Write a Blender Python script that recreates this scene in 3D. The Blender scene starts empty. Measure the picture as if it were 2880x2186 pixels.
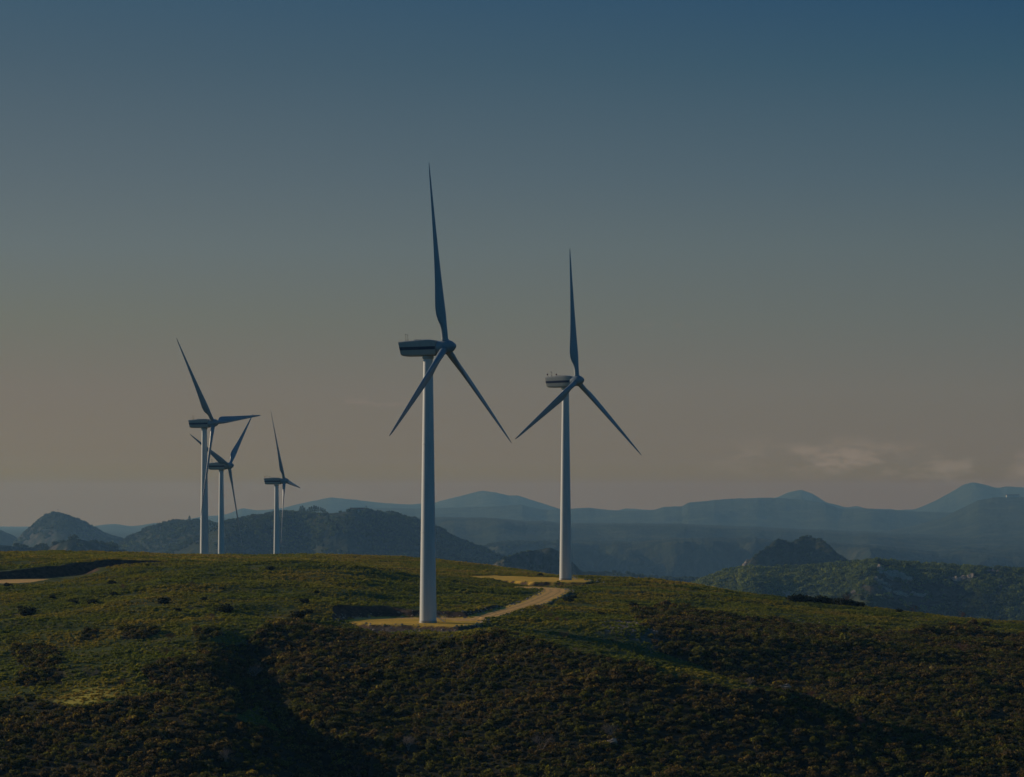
import bpy, bmesh, math, random
import numpy as np
from mathutils import Vector, Matrix

# ------------------------------------------------------------------ camera, sky, sun, exposure
F, CX, HY = 8000.0, 1440.0, 1430.0          # focal length, centre column and horizon row of the 2880 px frame
SC = bpy.context.scene
ROOT = SC.collection
EXPO = -0.5
cam_d = bpy.data.cameras.new("camera"); cam = bpy.data.objects.new("camera", cam_d); ROOT.objects.link(cam)
cam_d.sensor_width = 36; cam_d.lens = 100; cam_d.shift_y = 337/2880
cam_d.clip_start = 1; cam_d.clip_end = 60000
cam.location = (0, 0, 0); cam.rotation_euler = (math.radians(90), 0, 0)
SC.camera = cam
SC.view_settings.view_transform = 'Standard'; SC.view_settings.look = 'None'
SC.view_settings.gamma = 1; SC.view_settings.exposure = EXPO
SC.cycles.use_denoising = True
SC.cycles.volume_bounces = 1
SC.cycles.max_bounces = 5
SC.cycles.transparent_max_bounces = 4

SUN_EL, SUN_BEHIND = math.radians(14.5), math.radians(27)   # sun low on the left, a little behind the turbines
sv = Vector((-math.cos(SUN_BEHIND)*math.cos(SUN_EL), math.sin(SUN_BEHIND)*math.cos(SUN_EL), math.sin(SUN_EL)))
sun_d = bpy.data.lights.new("sun", 'SUN'); sun_d.energy = 4.0; sun_d.angle = math.radians(0.5); sun_d.color = (1.0, .81, .58)
sun = bpy.data.objects.new("sun", sun_d); ROOT.objects.link(sun)
sun.rotation_euler = sv.to_track_quat('Z', 'Y').to_euler(); sun.location = sv*100

def srgb(r, g, b):
    f = lambda c: c/255/12.92 if c <= 10 else ((c/255+.055)/1.055)**2.4
    return (f(r), f(g), f(b), 1)

def build_world():
    w = bpy.data.worlds.new("World"); SC.world = w; w.use_nodes = True
    nt = w.node_tree; nt.nodes.clear(); N = nt.nodes.new; L = nt.links.new
    out = N('ShaderNodeOutputWorld'); bg = N('ShaderNodeBackground')
    sky = N('ShaderNodeTexSky'); sky.sky_type = 'NISHITA'; sky.sun_disc = False
    sky.sun_elevation = SUN_EL; sky.sun_rotation = math.atan2(sv.x, sv.y)
    sky.air_density = 1.4; sky.dust_density = 1.0; sky.ozone_density = 2.5
    sc = N('ShaderNodeVectorMath'); sc.operation = 'SCALE'; sc.inputs['Scale'].default_value = 0.036
    tn = N('ShaderNodeVectorMath'); tn.operation = 'MULTIPLY'; tn.inputs[1].default_value = (.38, 1.2, 2.05); L(sky.outputs[0], tn.inputs[0]); L(tn.outputs[0], sc.inputs[0])
    tc = N('ShaderNodeTexCoord'); sep = N('ShaderNodeSeparateXYZ'); L(tc.outputs['Generated'], sep.inputs[0])
    mr = N('ShaderNodeMapRange'); mr.inputs['From Min'].default_value = 0; mr.inputs['From Max'].default_value = .3
    L(sep.outputs['Z'], mr.inputs['Value'])
    stops = [0, .0086, .0105, .013, .0165, .025, .041, .066, .091, .116, .154, .179, .25]
    lc = [(102, 77, 3), (103, 78, 4), (107, 88, 18), (111, 95, 51), (114, 100, 74), (116, 105, 88), (116, 108, 97), (108, 110, 101), (100, 110, 112), (89, 103, 111), (71, 92, 107), (60,87,107), (48,76,100)]
    rc = [(92, 65, 3), (93, 66, 4), (97, 76, 18), (101, 85, 51), (104, 92, 74), (106, 98, 87), (106, 103, 96), (97, 103, 101), (88, 101, 105), (74, 94, 106), (51, 82, 102), (38,73,102), (28,62,94)]
    g = 2**(-EXPO)
    ramps = []
    for cols in (lc, rc):
        r = N('ShaderNodeValToRGB'); cr = r.color_ramp; cr.interpolation = 'EASE' if False else 'LINEAR'
        while len(cr.elements) > 1: cr.elements.remove(cr.elements[-1])
        for i, (s, c) in enumerate(zip(stops, cols)):
            e = cr.elements[0] if i == 0 else cr.elements.new(s/.3)
            e.position = s/.3; v = srgb(*c); e.color = (v[0]*g, v[1]*g, v[2]*g, 1)
        L(mr.outputs[0], r.inputs[0]); ramps.append(r)
    mx = N('ShaderNodeMapRange'); mx.inputs['From Min'].default_value = -.18; mx.inputs['From Max'].default_value = .18
    mx.interpolation_type = 'LINEAR'; L(sep.outputs['X'], mx.inputs['Value'])
    m1 = N('ShaderNodeMix'); m1.data_type = 'RGBA'; L(mx.outputs[0], m1.inputs['Factor']); L(ramps[0].outputs[0], m1.inputs['A']); L(ramps[1].outputs[0], m1.inputs['B'])
    # thin clouds: patches in given sky directions, broken up by noise
    prev = m1.outputs['Result']
    nz = N('ShaderNodeTexNoise'); nz.inputs['Scale'].default_value = 58; nz.inputs['Detail'].default_value = 7; nz.inputs['Roughness'].default_value = .6
    mp = N('ShaderNodeMapping'); mp.inputs['Scale'].default_value = (1, 1, 2.6); L(tc.outputs['Generated'], mp.inputs[0]); L(mp.outputs[0], nz.inputs['Vector'])
    nr = N('ShaderNodeMapRange'); nr.inputs['From Min'].default_value = .47; nr.inputs['From Max'].default_value = .62; L(nz.outputs['Fac'], nr.inputs['Value'])
    for (px, py, rx, ry, st, c) in [(2330,1290,360,60,.65,(136,121,108)), (2720,1325,320,50,.5,(132,119,107)), (1960,916,160,14,.6,(126,116,108)),
                                 (1000,1130,170,18,.6,(132,118,110)), (2850,1290,80,50,.4,(128,112,102)), (600,1380,700,26,.12,(126,114,100))]:
        ex, ez = (px-CX)/F, (HY-py)/F
        dx = N('ShaderNodeMath'); dx.operation = 'MULTIPLY_ADD'; dx.inputs[1].default_value = F/rx; dx.inputs[2].default_value = -ex*F/rx; L(sep.outputs['X'], dx.inputs[0])
        dz = N('ShaderNodeMath'); dz.operation = 'MULTIPLY_ADD'; dz.inputs[1].default_value = F/ry; dz.inputs[2].default_value = -ez*F/ry; L(sep.outputs['Z'], dz.inputs[0])
        cb = N('ShaderNodeCombineXYZ'); L(dx.outputs[0], cb.inputs[0]); L(dz.outputs[0], cb.inputs[1])
        ln = N('ShaderNodeVectorMath'); ln.operation = 'LENGTH'; L(cb.outputs[0], ln.inputs[0])
        fr = N('ShaderNodeMapRange'); fr.interpolation_type = 'SMOOTHSTEP'; fr.inputs['From Min'].default_value = 1.3; fr.inputs['From Max'].default_value = .1
        fr.inputs['To Max'].default_value = st; L(ln.outputs['Value'], fr.inputs['Value'])
        mu = N('ShaderNodeMath'); mu.operation = 'MULTIPLY'; L(fr.outputs[0], mu.inputs[0]); L(nr.outputs[0], mu.inputs[1])
        yq = N('ShaderNodeMath'); yq.operation = 'GREATER_THAN'; yq.inputs[1].default_value = 0; L(sep.outputs['Y'], yq.inputs[0])
        mu2 = N('ShaderNodeMath'); mu2.operation = 'MULTIPLY'; L(mu.outputs[0], mu2.inputs[0]); L(yq.outputs[0], mu2.inputs[1])
        mm = N('ShaderNodeMix'); mm.data_type = 'RGBA'; L(mu2.outputs[0], mm.inputs['Factor']); L(prev, mm.inputs['A'])
        v = srgb(*c); mm.inputs['B'].default_value = (v[0]*g, v[1]*g, v[2]*g, 1); prev = mm.outputs['Result']
    # higher up, and behind the camera, the physical sky takes over
    up = N('ShaderNodeMapRange'); up.interpolation_type = 'SMOOTHSTEP'; up.inputs['From Min'].default_value = .2; up.inputs['From Max'].default_value = .5
    L(sep.outputs['Z'], up.inputs['Value'])
    bk = N('ShaderNodeMapRange'); bk.interpolation_type = 'SMOOTHSTEP'; bk.inputs['From Min'].default_value = .7; bk.inputs['From Max'].default_value = .2
    L(sep.outputs['Y'], bk.inputs['Value'])
    mxx = N('ShaderNodeMath'); mxx.operation = 'MAXIMUM'; L(up.outputs[0], mxx.inputs[0]); L(bk.outputs[0], mxx.inputs[1])
    mf = N('ShaderNodeMix'); mf.data_type = 'RGBA'; L(mxx.outputs[0], mf.inputs['Factor']); L(prev, mf.inputs['A']); L(sc.outputs[0], mf.inputs['B'])
    L(mf.outputs['Result'], bg.inputs['Color']); bg.inputs['Strength'].default_value = 1.0
    L(bg.outputs[0], out.inputs['Surface'])
build_world()

# ------------------------------------------------------------------ helpers
def tag(o, label=None, cat=None, group=None, kind=None):
    if label: o['label'] = label
    if cat: o['category'] = cat
    if group: o['group'] = group
    if kind: o['kind'] = kind
    return o

def mesh_obj(name, V, Fc, mat=None, parent=None, smooth=True, loc=None):
    me = bpy.data.meshes.new(name)
    V = np.asarray(V, dtype=np.float32)
    if isinstance(Fc, np.ndarray):
        n, k = Fc.shape
        me.vertices.add(len(V)); me.vertices.foreach_set('co', V.ravel())
        me.loops.add(n*k); me.loops.foreach_set('vertex_index', Fc.astype(np.int32).ravel())
        me.polygons.add(n); me.polygons.foreach_set('loop_start', np.arange(0, n*k, k, dtype=np.int32))
        me.polygons.foreach_set('loop_total', np.full(n, k, dtype=np.int32))
        me.update(calc_edges=True)
    else:
        me.from_pydata([tuple(v) for v in V.tolist()], [], Fc)
    me.polygons.foreach_set('use_smooth', np.full(len(me.polygons), smooth, dtype=bool))
    if mat: me.materials.append(mat)
    o = bpy.data.objects.new(name, me); ROOT.objects.link(o)
    if parent: o.parent = parent
    if loc is not None: o.location = loc
    return o

def empty(name, loc, rz=0):
    o = bpy.data.objects.new(name, None); ROOT.objects.link(o); o.location = loc; o.rotation_euler = (0, 0, rz); o.empty_display_size = .5
    return o

class MB:
    """collects boxes, tubes and lathes as one mesh"""
    def __init__(s): s.V = []; s.F = []
    def add(s, V, Fc):
        b = len(s.V); s.V += [tuple(v) for v in V]; s.F += [tuple(i+b for i in f) for f in Fc]; return s
    def loft(s, rings, cap=True):
        n = len(rings[0]); V = [v for r in rings for v in r]; Fc = []
        for i in range(len(rings)-1):
            for j in range(n):
                a = i*n+j; b = i*n+(j+1) % n; Fc.append((a, b, b+n, a+n))
        if cap: Fc.append(tuple(range(n-1, -1, -1))); Fc.append(tuple(range((len(rings)-1)*n, len(rings)*n)))
        return s.add(V, Fc)
    def box(s, x0, x1, y0, y1, z0, z1):
        return s.loft([[(x0,y0,z0),(x1,y0,z0),(x1,y1,z0),(x0,y1,z0)], [(x0,y0,z1),(x1,y0,z1),(x1,y1,z1),(x0,y1,z1)]])
    def tube(s, p, q, r0, r1=None, n=6):
        p, q = Vector(p), Vector(q); r1 = r0 if r1 is None else r1
        d = (q-p).normalized(); a = d.orthogonal().normalized(); b = d.cross(a)
        R = [[tuple(c+(a*math.cos(2*math.pi*k/n)+b*math.sin(2*math.pi*k/n))*r) for k in range(n)] for c, r in ((p, r0), (q, r1))]
        return s.loft(R)
    def build(s, name, mat, parent=None, smooth=False, loc=None):
        return mesh_obj(name, s.V, s.F, mat, parent, smooth, loc)

def sharpen(o, deg=35):
    me = o.data; bm = bmesh.new(); bm.from_mesh(me); bmesh.ops.recalc_face_normals(bm, faces=bm.faces)
    for e in bm.edges:
        if len(e.link_faces) == 2 and e.calc_face_angle(0) > math.radians(deg): e.smooth = False
    bm.to_mesh(me); bm.free(); me.polygons.foreach_set('use_smooth', np.ones(len(me.polygons), dtype=bool)); return o

# gradient noise in numpy
_rs = np.random.RandomState(7); _perm = _rs.permutation(512); _perm = np.concatenate([_perm, _perm]); _ang = _rs.rand(512)*2*np.pi
def pnoise(x, y):
    xi = np.floor(x).astype(int); yi = np.floor(y).astype(int); xf = x-xi; yf = y-yi
    u = xf*xf*xf*(xf*(xf*6-15)+10); v = yf*yf*yf*(yf*(yf*6-15)+10)
    def g(ix, iy, dx, dy):
        a = _ang[_perm[(_perm[ix & 511]+iy) & 511]]; return np.cos(a)*dx+np.sin(a)*dy
    n00 = g(xi, yi, xf, yf); n10 = g(xi+1, yi, xf-1, yf); n01 = g(xi, yi+1, xf, yf-1); n11 = g(xi+1, yi+1, xf-1, yf-1)
    return (n00*(1-u)+n10*u)*(1-v)+(n01*(1-u)+n11*u)*v
def fbm(x, y, sc, oct=4, gain=.5):
    s = 0; a = 1; f = 1/sc
    for i in range(oct): s = s+a*pnoise(x*f+17.3*i, y*f-9.1*i); a *= gain; f *= 2.03
    return s*1.5
def ridged(x, y, sc, oct=4, gain=.5):
    s = 0; a = 1; f = 1/sc; t = 0
    for i in range(oct): s = s+a*(1-2*np.abs(pnoise(x*f+31.7*i, y*f+5.3*i))*1.4); t += a; a *= gain; f *= 2.07
    return s/t
def sstep(a, b, x):
    t = np.clip((x-a)/(b-a), 0, 1); return t*t*(3-2*t)

# ------------------------------------------------------------------ materials
def new_mat(name, rough=.9, spec=.2):
    m = bpy.data.materials.new(name); m.use_nodes = True; nt = m.node_tree; b = nt.nodes['Principled BSDF']
    b.inputs['Roughness'].default_value = rough; b.inputs['Specular IOR Level'].default_value = spec
    return m, nt, b

def flat_mat(name, col, rough=.6, spec=.3, metal=0):
    m, nt, b = new_mat(name, rough, spec); b.inputs['Base Color'].default_value = (*col, 1); b.inputs['Metallic'].default_value = metal
    return m

def paint_mat(name, col, rough=.35):
    """painted steel / fibreglass: faint streaks and patches of dirt"""
    m, nt, b = new_mat(name, rough, .5); N = nt.nodes.new; L = nt.links.new
    tc = N('ShaderNodeTexCoord'); mp = N('ShaderNodeMapping'); mp.inputs['Scale'].default_value = (1.3, 1.3, .12); L(tc.outputs['Object'], mp.inputs[0])
    n = N('ShaderNodeTexNoise'); n.inputs['Scale'].default_value = 1.6; n.inputs['Detail'].default_value = 6; L(mp.outputs[0], n.inputs['Vector'])
    r = N('ShaderNodeMapRange'); r.inputs['From Min'].default_value = .3; r.inputs['From Max'].default_value = .75; r.inputs['To Min'].default_value = 1.0; r.inputs['To Max'].default_value = .86
    L(n.outputs['Fac'], r.inputs['Value'])
    mx = N('ShaderNodeVectorMath'); mx.operation = 'SCALE'; mx.inputs[0].default_value = col; L(r.outputs[0], mx.inputs['Scale']); L(mx.outputs[0], b.inputs['Base Color'])
    r2 = N('ShaderNodeMapRange'); r2.inputs['To Min'].default_value = rough-.05; r2.inputs['To Max'].default_value = rough+.15; L(n.outputs['Fac'], r2.inputs['Value']); L(r2.outputs[0], b.inputs['Roughness'])
    return m

def plant_mat(name, cols, var=.35, trans=.4):
    """foliage: colour picked per plant (tint) and broken up per leaf clump"""
    m, nt, b = new_mat(name, .75, .12); N = nt.nodes.new; L = nt.links.new
    at = N('ShaderNodeAttribute'); at.attribute_type = 'INSTANCER'; at.attribute_name = 'tint'
    oi = N('ShaderNodeObjectInfo')
    ad = N('ShaderNodeMath'); ad.operation = 'ADD'; L(at.outputs['Fac'], ad.inputs[0])
    ge = N('ShaderNodeNewGeometry')
    rs = N('ShaderNodeMath'); rs.operation = 'MULTIPLY'; rs.inputs[1].default_value = .35; L(ge.outputs['Random Per Island'], rs.inputs[0])
    L(rs.outputs[0], ad.inputs[1])
    r = N('ShaderNodeValToRGB'); cr = r.color_ramp
    while len(cr.elements) > 1: cr.elements.remove(cr.elements[-1])
    for i, c in enumerate(cols):
        p = i/(len(cols)-1)
        e = cr.elements[0] if i == 0 else cr.elements.new(p)
        e.position = p; e.color = (*c, 1)
    mr = N('ShaderNodeMath'); mr.operation = 'MULTIPLY'; mr.inputs[1].default_value = 1/1.35; L(ad.outputs[0], mr.inputs[0]); L(mr.outputs[0], r.inputs[0])
    v = N('ShaderNodeMapRange'); v.inputs['To Min'].default_value = 1-var; v.inputs['To Max'].default_value = 1+var; L(ge.outputs['Random Per Island'], v.inputs['Value'])
    mx = N('ShaderNodeVectorMath'); mx.operation = 'SCALE'; L(r.outputs[0], mx.inputs[0]); L(v.outputs[0], mx.inputs['Scale']); L(mx.outputs[0], b.inputs['Base Color'])
    tr = N('ShaderNodeBsdfTranslucent'); tc2 = N('ShaderNodeVectorMath'); tc2.operation = 'MULTIPLY'; tc2.inputs[1].default_value = (1.7, 1.6, .8); L(mx.outputs[0], tc2.inputs[0]); L(tc2.outputs[0], tr.inputs['Color'])
    ms = N('ShaderNodeMixShader'); ms.inputs[0].default_value = trans; L(b.outputs[0], ms.inputs[1]); L(tr.outputs[0], ms.inputs[2]); L(ms.outputs[0], nt.nodes['Material Output'].inputs['Surface'])
    return m

M_TOWER = paint_mat('tower_paint', (.58, .61, .64), .38)
M_NAC = paint_mat('nacelle_paint', (.36, .36, .34), .35)
M_BLADE = paint_mat('blade_paint', (.26, .31, .36), .3)
M_STRIPE = flat_mat('navy_stripe', (.006, .010, .05), .35, .5)
M_DARK = flat_mat('dark_metal', (.05, .05, .05), .5)
M_STEEL = flat_mat('galvanised_steel', (.35, .35, .35), .4, .5, .6)
M_CONC = flat_mat('concrete', (.3, .29, .27), .9, .1)
M_LAMP = flat_mat('beacon_red', (.15, .03, .02), .3, .5)
M_ROCK, _nt, _b = new_mat('granite', .9, .1)
_n = _nt.nodes.new('ShaderNodeTexNoise'); _n.inputs['Scale'].default_value = 1.2; _n.inputs['Detail'].default_value = 8
_tc = _nt.nodes.new('ShaderNodeTexCoord'); _nt.links.new(_tc.outputs['Object'], _n.inputs['Vector'])
_r = _nt.nodes.new('ShaderNodeValToRGB'); _r.color_ramp.elements[0].position = .3; _r.color_ramp.elements[0].color = (.18, .145, .11, 1)
_r.color_ramp.elements[1].position = .7; _r.color_ramp.elements[1].color = (.50, .40, .31, 1)
_nt.links.new(_n.outputs['Fac'], _r.inputs[0]); _nt.links.new(_r.outputs[0], _b.inputs['Base Color'])
M_PALE = flat_mat('pale_stone', (.45, .42, .36), .9, .1)
M_BARK = flat_mat('twig_bark', (.13, .085, .06), .9, .1)
M_HEATH = plant_mat('heath_leaves', [(.075,.08,.016), (.13,.13,.026), (.055,.06,.016), (.10,.072,.03), (.145,.10,.042), (.21,.18,.03)], .6)
M_GRASS = plant_mat('meadow_tufts', [(.09,.118,.024), (.15,.172,.03), (.23,.20,.035), (.29,.21,.06)], .26)
M_WOOD = plant_mat('wood_leaves', [(.025,.04,.018), (.05,.075,.022), (.11,.15,.028), (.19,.21,.04)], .45)
M_DARKBUSH = plant_mat('dark_bush_leaves', [(.018,.024,.01), (.03,.036,.012), (.035,.03,.014)], .4)

# ------------------------------------------------------------------ near hill: height field through surveyed points
def P(x, y, Y): return ((x-CX)/F*Y, Y, (HY-y)/F*Y)
CP = [  # (column, row, distance) of points on the ground
 (-500,1650,555),(-500,1545,720),(-500,1800,430),(-500,2000,365),(-500,2186,320),
 (0,1655,548),(0,1602,586),(0,1594,605),(0,1559,720),(0,1720,480),(0,1820,420),(0,1920,385),(0,1965,372),(0,2060,345),(0,2186,320),
 (150,1630,564),(150,1590,596),(150,1583,610),(150,1552,720),
 (300,1607,572),(300,1578,606),(300,1554,720),(300,1700,480),(300,1800,420),(300,1900,382),(300,1955,366),(300,2050,345),(300,2186,320),
 (450,1589,585),(450,1578,625),(450,1566,720),
 (600,1581,620),(600,1620,540),(600,1700,470),(600,1780,420),(600,1860,390),(600,1940,371),(600,2005,350),(600,2090,336),(600,2186,320),
 (694,1579,600),(825,1584,600),(800,1640,520),(800,1720,462),(880,1650,520),
 (960,1588,590),(960,1660,515),(1100,1640,545),(1134,1605,585),(1080,1690,495),(960,1706,480),
 (911,1573,800),(1090,1572,800),(1229,1578,790),(1307,1587,760),(1394,1606,730),(1481,1616,700),
 (1280,1622,650),(1280,1650,590),(1250,1690,520),(1350,1690,520),(1420,1672,560),
 (1568,1622,680),(1698,1626,680),(1590,1634,630),(1560,1664,570),(1480,1658,596),(1650,1656,596),(1740,1660,580),
 (900,1764,447),(900,1850,410),(900,2000,365),(900,2100,345),(900,2186,332),
 (1200,1795,428),(1200,1880,400),(1200,2000,370),(1200,2100,349),(1200,2186,334),
 (1500,1786,414),(1500,1880,385),(1500,2000,360),(1500,2186,330),(1490,1800,438),
 (1420,1764,428),(1611,1808,405),(1785,1843,394),(1920,1878,385),(2094,1921,375),(2206,1938,370),
 (1800,1950,368),(1800,2060,348),(1800,2186,328),
 (1800,1900,419),(1800,1780,450),(1800,1720,510),(1785,1634,655),
 (1650,1850,426),(1920,1915,402),(1650,1780,444),(1650,1720,490),
 (1920,1645,640),(2100,1955,402),(2100,1850,440),(2100,1760,500),(2090,1672,620),(2100,2000,358),(2100,2186,330),
 (2250,1988,380),(2250,1965,395),
 (2400,1705,600),(2400,1780,500),(2400,1860,440),(2400,1950,402),(2400,2038,369),(2400,2186,335),
 (2600,1729,588),(2400,1738,690),(2800,1792,660),(2100,1700,740),(2600,1765,680),(3300,1835,640),(1785,1655,760),(2250,1690,610),(2520,1721,590),(2700,1740,578),(2800,1747,570),(2800,1830,480),(2800,1920,425),(2800,2020,383),(2800,2120,352),(2800,2186,338),
 (3300,1790,550),(3300,1960,420),(3300,2186,340),
 (574,1615.3,829),(622,1665.5,992),(778,1675.6,1091),
]
CPW = [P(*c) for c in CP]
def XYZ(u, Y, z): return (u*Y, Y, z)
CPW += [(-90, 1180, -60), (0, 1180, -60), (90, 1100, -60), (200, 1000, -60), (0, 900, -35), (60, 850, -32), (130, 800, -36), (-180, 900, -22), (-230, 1150, -60),
        (-220, 720, -9), (-160, 560, -11), (-140, 400, -24), (-120, 300, -34), (-60, 290, -35.5), (0, 290, -37), (60, 290, -37), (120, 290, -37), (200, 320, -36), (-190, 320, -34), (250, 460, -33), (-230, 460, -22), (160, 400, -27), (190, 560, -27), (220, 700, -33)]
CPW = np.array(CPW)
def tps_fit(pts, lam=2e-5):
    xy = pts[:, :2]/100; n = len(xy); d = np.linalg.norm(xy[:, None]-xy[None], axis=2)
    K = np.where(d > 0, d*d*np.log(d+1e-12), 0)+lam*n*np.eye(n)
    Pm = np.c_[np.ones(n), xy]; A = np.zeros((n+3, n+3)); A[:n, :n] = K; A[:n, n:] = Pm; A[n:, :n] = Pm.T
    return np.linalg.solve(A, np.r_[pts[:, 2], 0, 0, 0]), xy
TPS, TXY = tps_fit(CPW)
def tps_eval(X, Y):
    sh = X.shape; x = X.ravel()/100; y = Y.ravel()/100; out = TPS[-3]+TPS[-2]*x+TPS[-1]*y
    for i, (a, b) in enumerate(TXY):
        r2 = (x-a)**2+(y-b)**2; out += TPS[i]*.5*r2*np.log(r2+1e-12)
    return out.reshape(sh)

def seg_dist(X, Y, pts):
    """distance to a polyline of (x, y, z) points and z of the nearest point on it"""
    best = np.full(X.shape, 1e9); zz = np.zeros(X.shape)
    for (a, b) in zip(pts[:-1], pts[1:]):
        dx, dy = b[0]-a[0], b[1]-a[1]; L2 = dx*dx+dy*dy+1e-9
        t = np.clip(((X-a[0])*dx+(Y-a[1])*dy)/L2, 0, 1)
        d = np.hypot(X-a[0]-t*dx, Y-a[1]-t*dy); m = d < best
        best = np.where(m, d, best); zz = np.where(m, a[2]+t*(b[2]-a[2]), zz)
    return best, zz
def poly_dist(X, Y, poly):
    """signed distance, negative inside"""
    d, _ = seg_dist(X, Y, [(p[0], p[1], 0) for p in poly]+[(poly[0][0], poly[0][1], 0)])
    ins = in_poly(X, Y, poly); return np.where(ins, -d, d)
def in_poly(X, Y, poly):
    ins = np.zeros(X.shape, bool); n = len(poly)
    for i in range(n):
        x0, y0 = poly[i][:2]; x1, y1 = poly[(i+1) % n][:2]
        c = ((y0 > Y) != (y1 > Y)) & (X < (x1-x0)*(Y-y0)/((y1-y0) if y1 != y0 else 1e-9)+x0); ins ^= c
    return ins

PAD1 = [P(955,0,458)[:2], P(1047,0,449)[:2], P(1180,0,446)[:2], P(1290,0,441)[:2], P(1335,0,447)[:2], P(1362,0,458)[:2], P(1345,0,474)[:2], P(1240,0,476)[:2], P(1080,0,478)[:2], P(985,0,472)[:2]]
PAD2 = [P(1262,0,668)[:2], P(1400,0,628)[:2], P(1500,0,614)[:2], P(1650,0,611)[:2], P(1668,0,622)[:2], P(1650,0,640)[:2], P(1560,0,652)[:2], P(1420,0,668)[:2]]
Z1, Z2 = -18.3, -15.85
ROAD1 = [P(1300,0,464)[:2]+(-18.3,), P(1345,0,470)[:2]+(-18.2,), P(1395,1726,482), P(1450,1711,500), P(1500,1695,520), P(1540,1677,545), P(1562,1665,564), P(1560,1657,580), P(1528,1654,596), P(1480,1651,606)]
ROAD1B = [P(1010,1742,472), P(1100,1739,474), P(1230,1737,474), P(1330,1735,468)]
ROAD2 = [P(-500,1652,562), P(0,1637,574), P(150,1629,584), P(330,1613,594), P(480,1597,606), P(600,1580,640), P(700,1578,700)]
ROAD3 = [P(600,1571,822), P(900,1577,786), P(1150,1581,772)]
GULLY = [P(690,0,432)[:2]+(0,), P(705,0,405)[:2]+(0,), P(722,0,385)[:2]+(0,), P(745,0,368)[:2]+(0,), P(840,0,352)[:2]+(0,), P(980,0,338)[:2]+(0,), P(1080,0,325)[:2]+(0,)]

ROAD2B = [P(-500,0,556)[:2]+(-14.95,), P(0,0,566)[:2]+(-14.75,), P(100,0,576)[:2]+(-14.5,)]
def near_height(X, Y):
    z = tps_eval(X, Y)
    z = z+.9*fbm(X*.6+Y*.5+40, Y, 34, 2)*sstep(-8, -22, X)*sstep(350, 385, Y)*sstep(540, 470, Y)
    z = z+.5*fbm(X, Y, 26, 3)*sstep(760, 640, Y)+.26*fbm(X+50, Y, 8, 3)
    dg, _ = seg_dist(X, Y, GULLY); z = z-2.6*np.exp(-(dg/3.8)**2)*sstep(432, 400, Y)
    def cutfill(z, d, zt, w, s_cut, s_fill):
        e = np.maximum(d-w, 0); n = .25*fbm(X, Y, 3.5, 3)*np.minimum(e, 1)
        return np.clip(z, zt-s_fill*e+np.minimum(n, 0), zt+s_cut*e+np.maximum(n, 0))
    d3, z3 = seg_dist(X, Y, ROAD3); z = cutfill(z, d3, z3, 2.2, .5, .6)
    d2, z2 = seg_dist(X, Y, ROAD2); z = cutfill(z, d2, z2, 4.0, .7, .5); d2b, z2b = seg_dist(X, Y, ROAD2B); z = cutfill(z, d2b, z2b, 10, .7, .5)
    dB, zB = seg_dist(X, Y, ROAD1); z = cutfill(z, dB, zB, 2.8, .6, .55)
    dp2 = poly_dist(X, Y, PAD2); z = cutfill(z, dp2, Z2, 0, .6, 1.3)
    dp1 = poly_dist(X, Y, PAD1); z = cutfill(z, dp1, Z1, 0, .62, .62)
    return z

def inv_cdf_grid(lo, hi, n, dens):
    t = np.linspace(lo, hi, 2000); c = np.cumsum(dens(t)); c = (c-c[0])/(c[-1]-c[0]); return np.interp(np.linspace(0, 1, n), c, t)
UN = np.linspace(-.33, .33, 1160)
YN = inv_cdf_grid(262, 1230, 1050, lambda t: np.where(t < 300, .6, np.where(t < 660, 2.4, np.where(t < 860, 1.0, .35))))
GU, GY = np.meshgrid(UN, YN)
GX = GU*GY
GZ = near_height(GX, GY)
GZ -= np.clip(GY-1110, 0, None)*1.3                  # falls away behind the last turbine

def grid_faces(ny, nx):
    i = np.arange(ny-1)[:, None]*nx+np.arange(nx-1)[None]
    return np.stack([i, i+1, i+nx+1, i+nx], -1).reshape(-1, 4)
def near_z(X, Y):
    u = np.interp(X/Y, UN, np.arange(len(UN))); v = np.interp(Y, YN, np.arange(len(YN)))
    u0 = np.clip(u.astype(int), 0, len(UN)-2); v0 = np.clip(v.astype(int), 0, len(YN)-2); a = u-u0; b = v-v0
    return (GZ[v0, u0]*(1-a)+GZ[v0, u0+1]*a)*(1-b)+(GZ[v0+1, u0]*(1-a)+GZ[v0+1, u0+1]*a)*b
def near_hit(x, y):
    """where the line of sight to column x, row y meets the near hill"""
    u = (x-CX)/F; Ys = np.arange(300, 1100, .25); zs = near_z(u*Ys, Ys)
    k = np.nonzero(zs >= (HY-y)/F*Ys)[0]
    Yh = Ys[k[0]] if len(k) else Ys[np.argmax(zs-(HY-y)/F*Ys)]
    return Vector((u*Yh, Yh, float(near_z(np.array([u*Yh]), np.array([Yh]))[0])))
def rows(X, Y, Z): return CX+F*X/Y, HY-F*Z/Y

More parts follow.
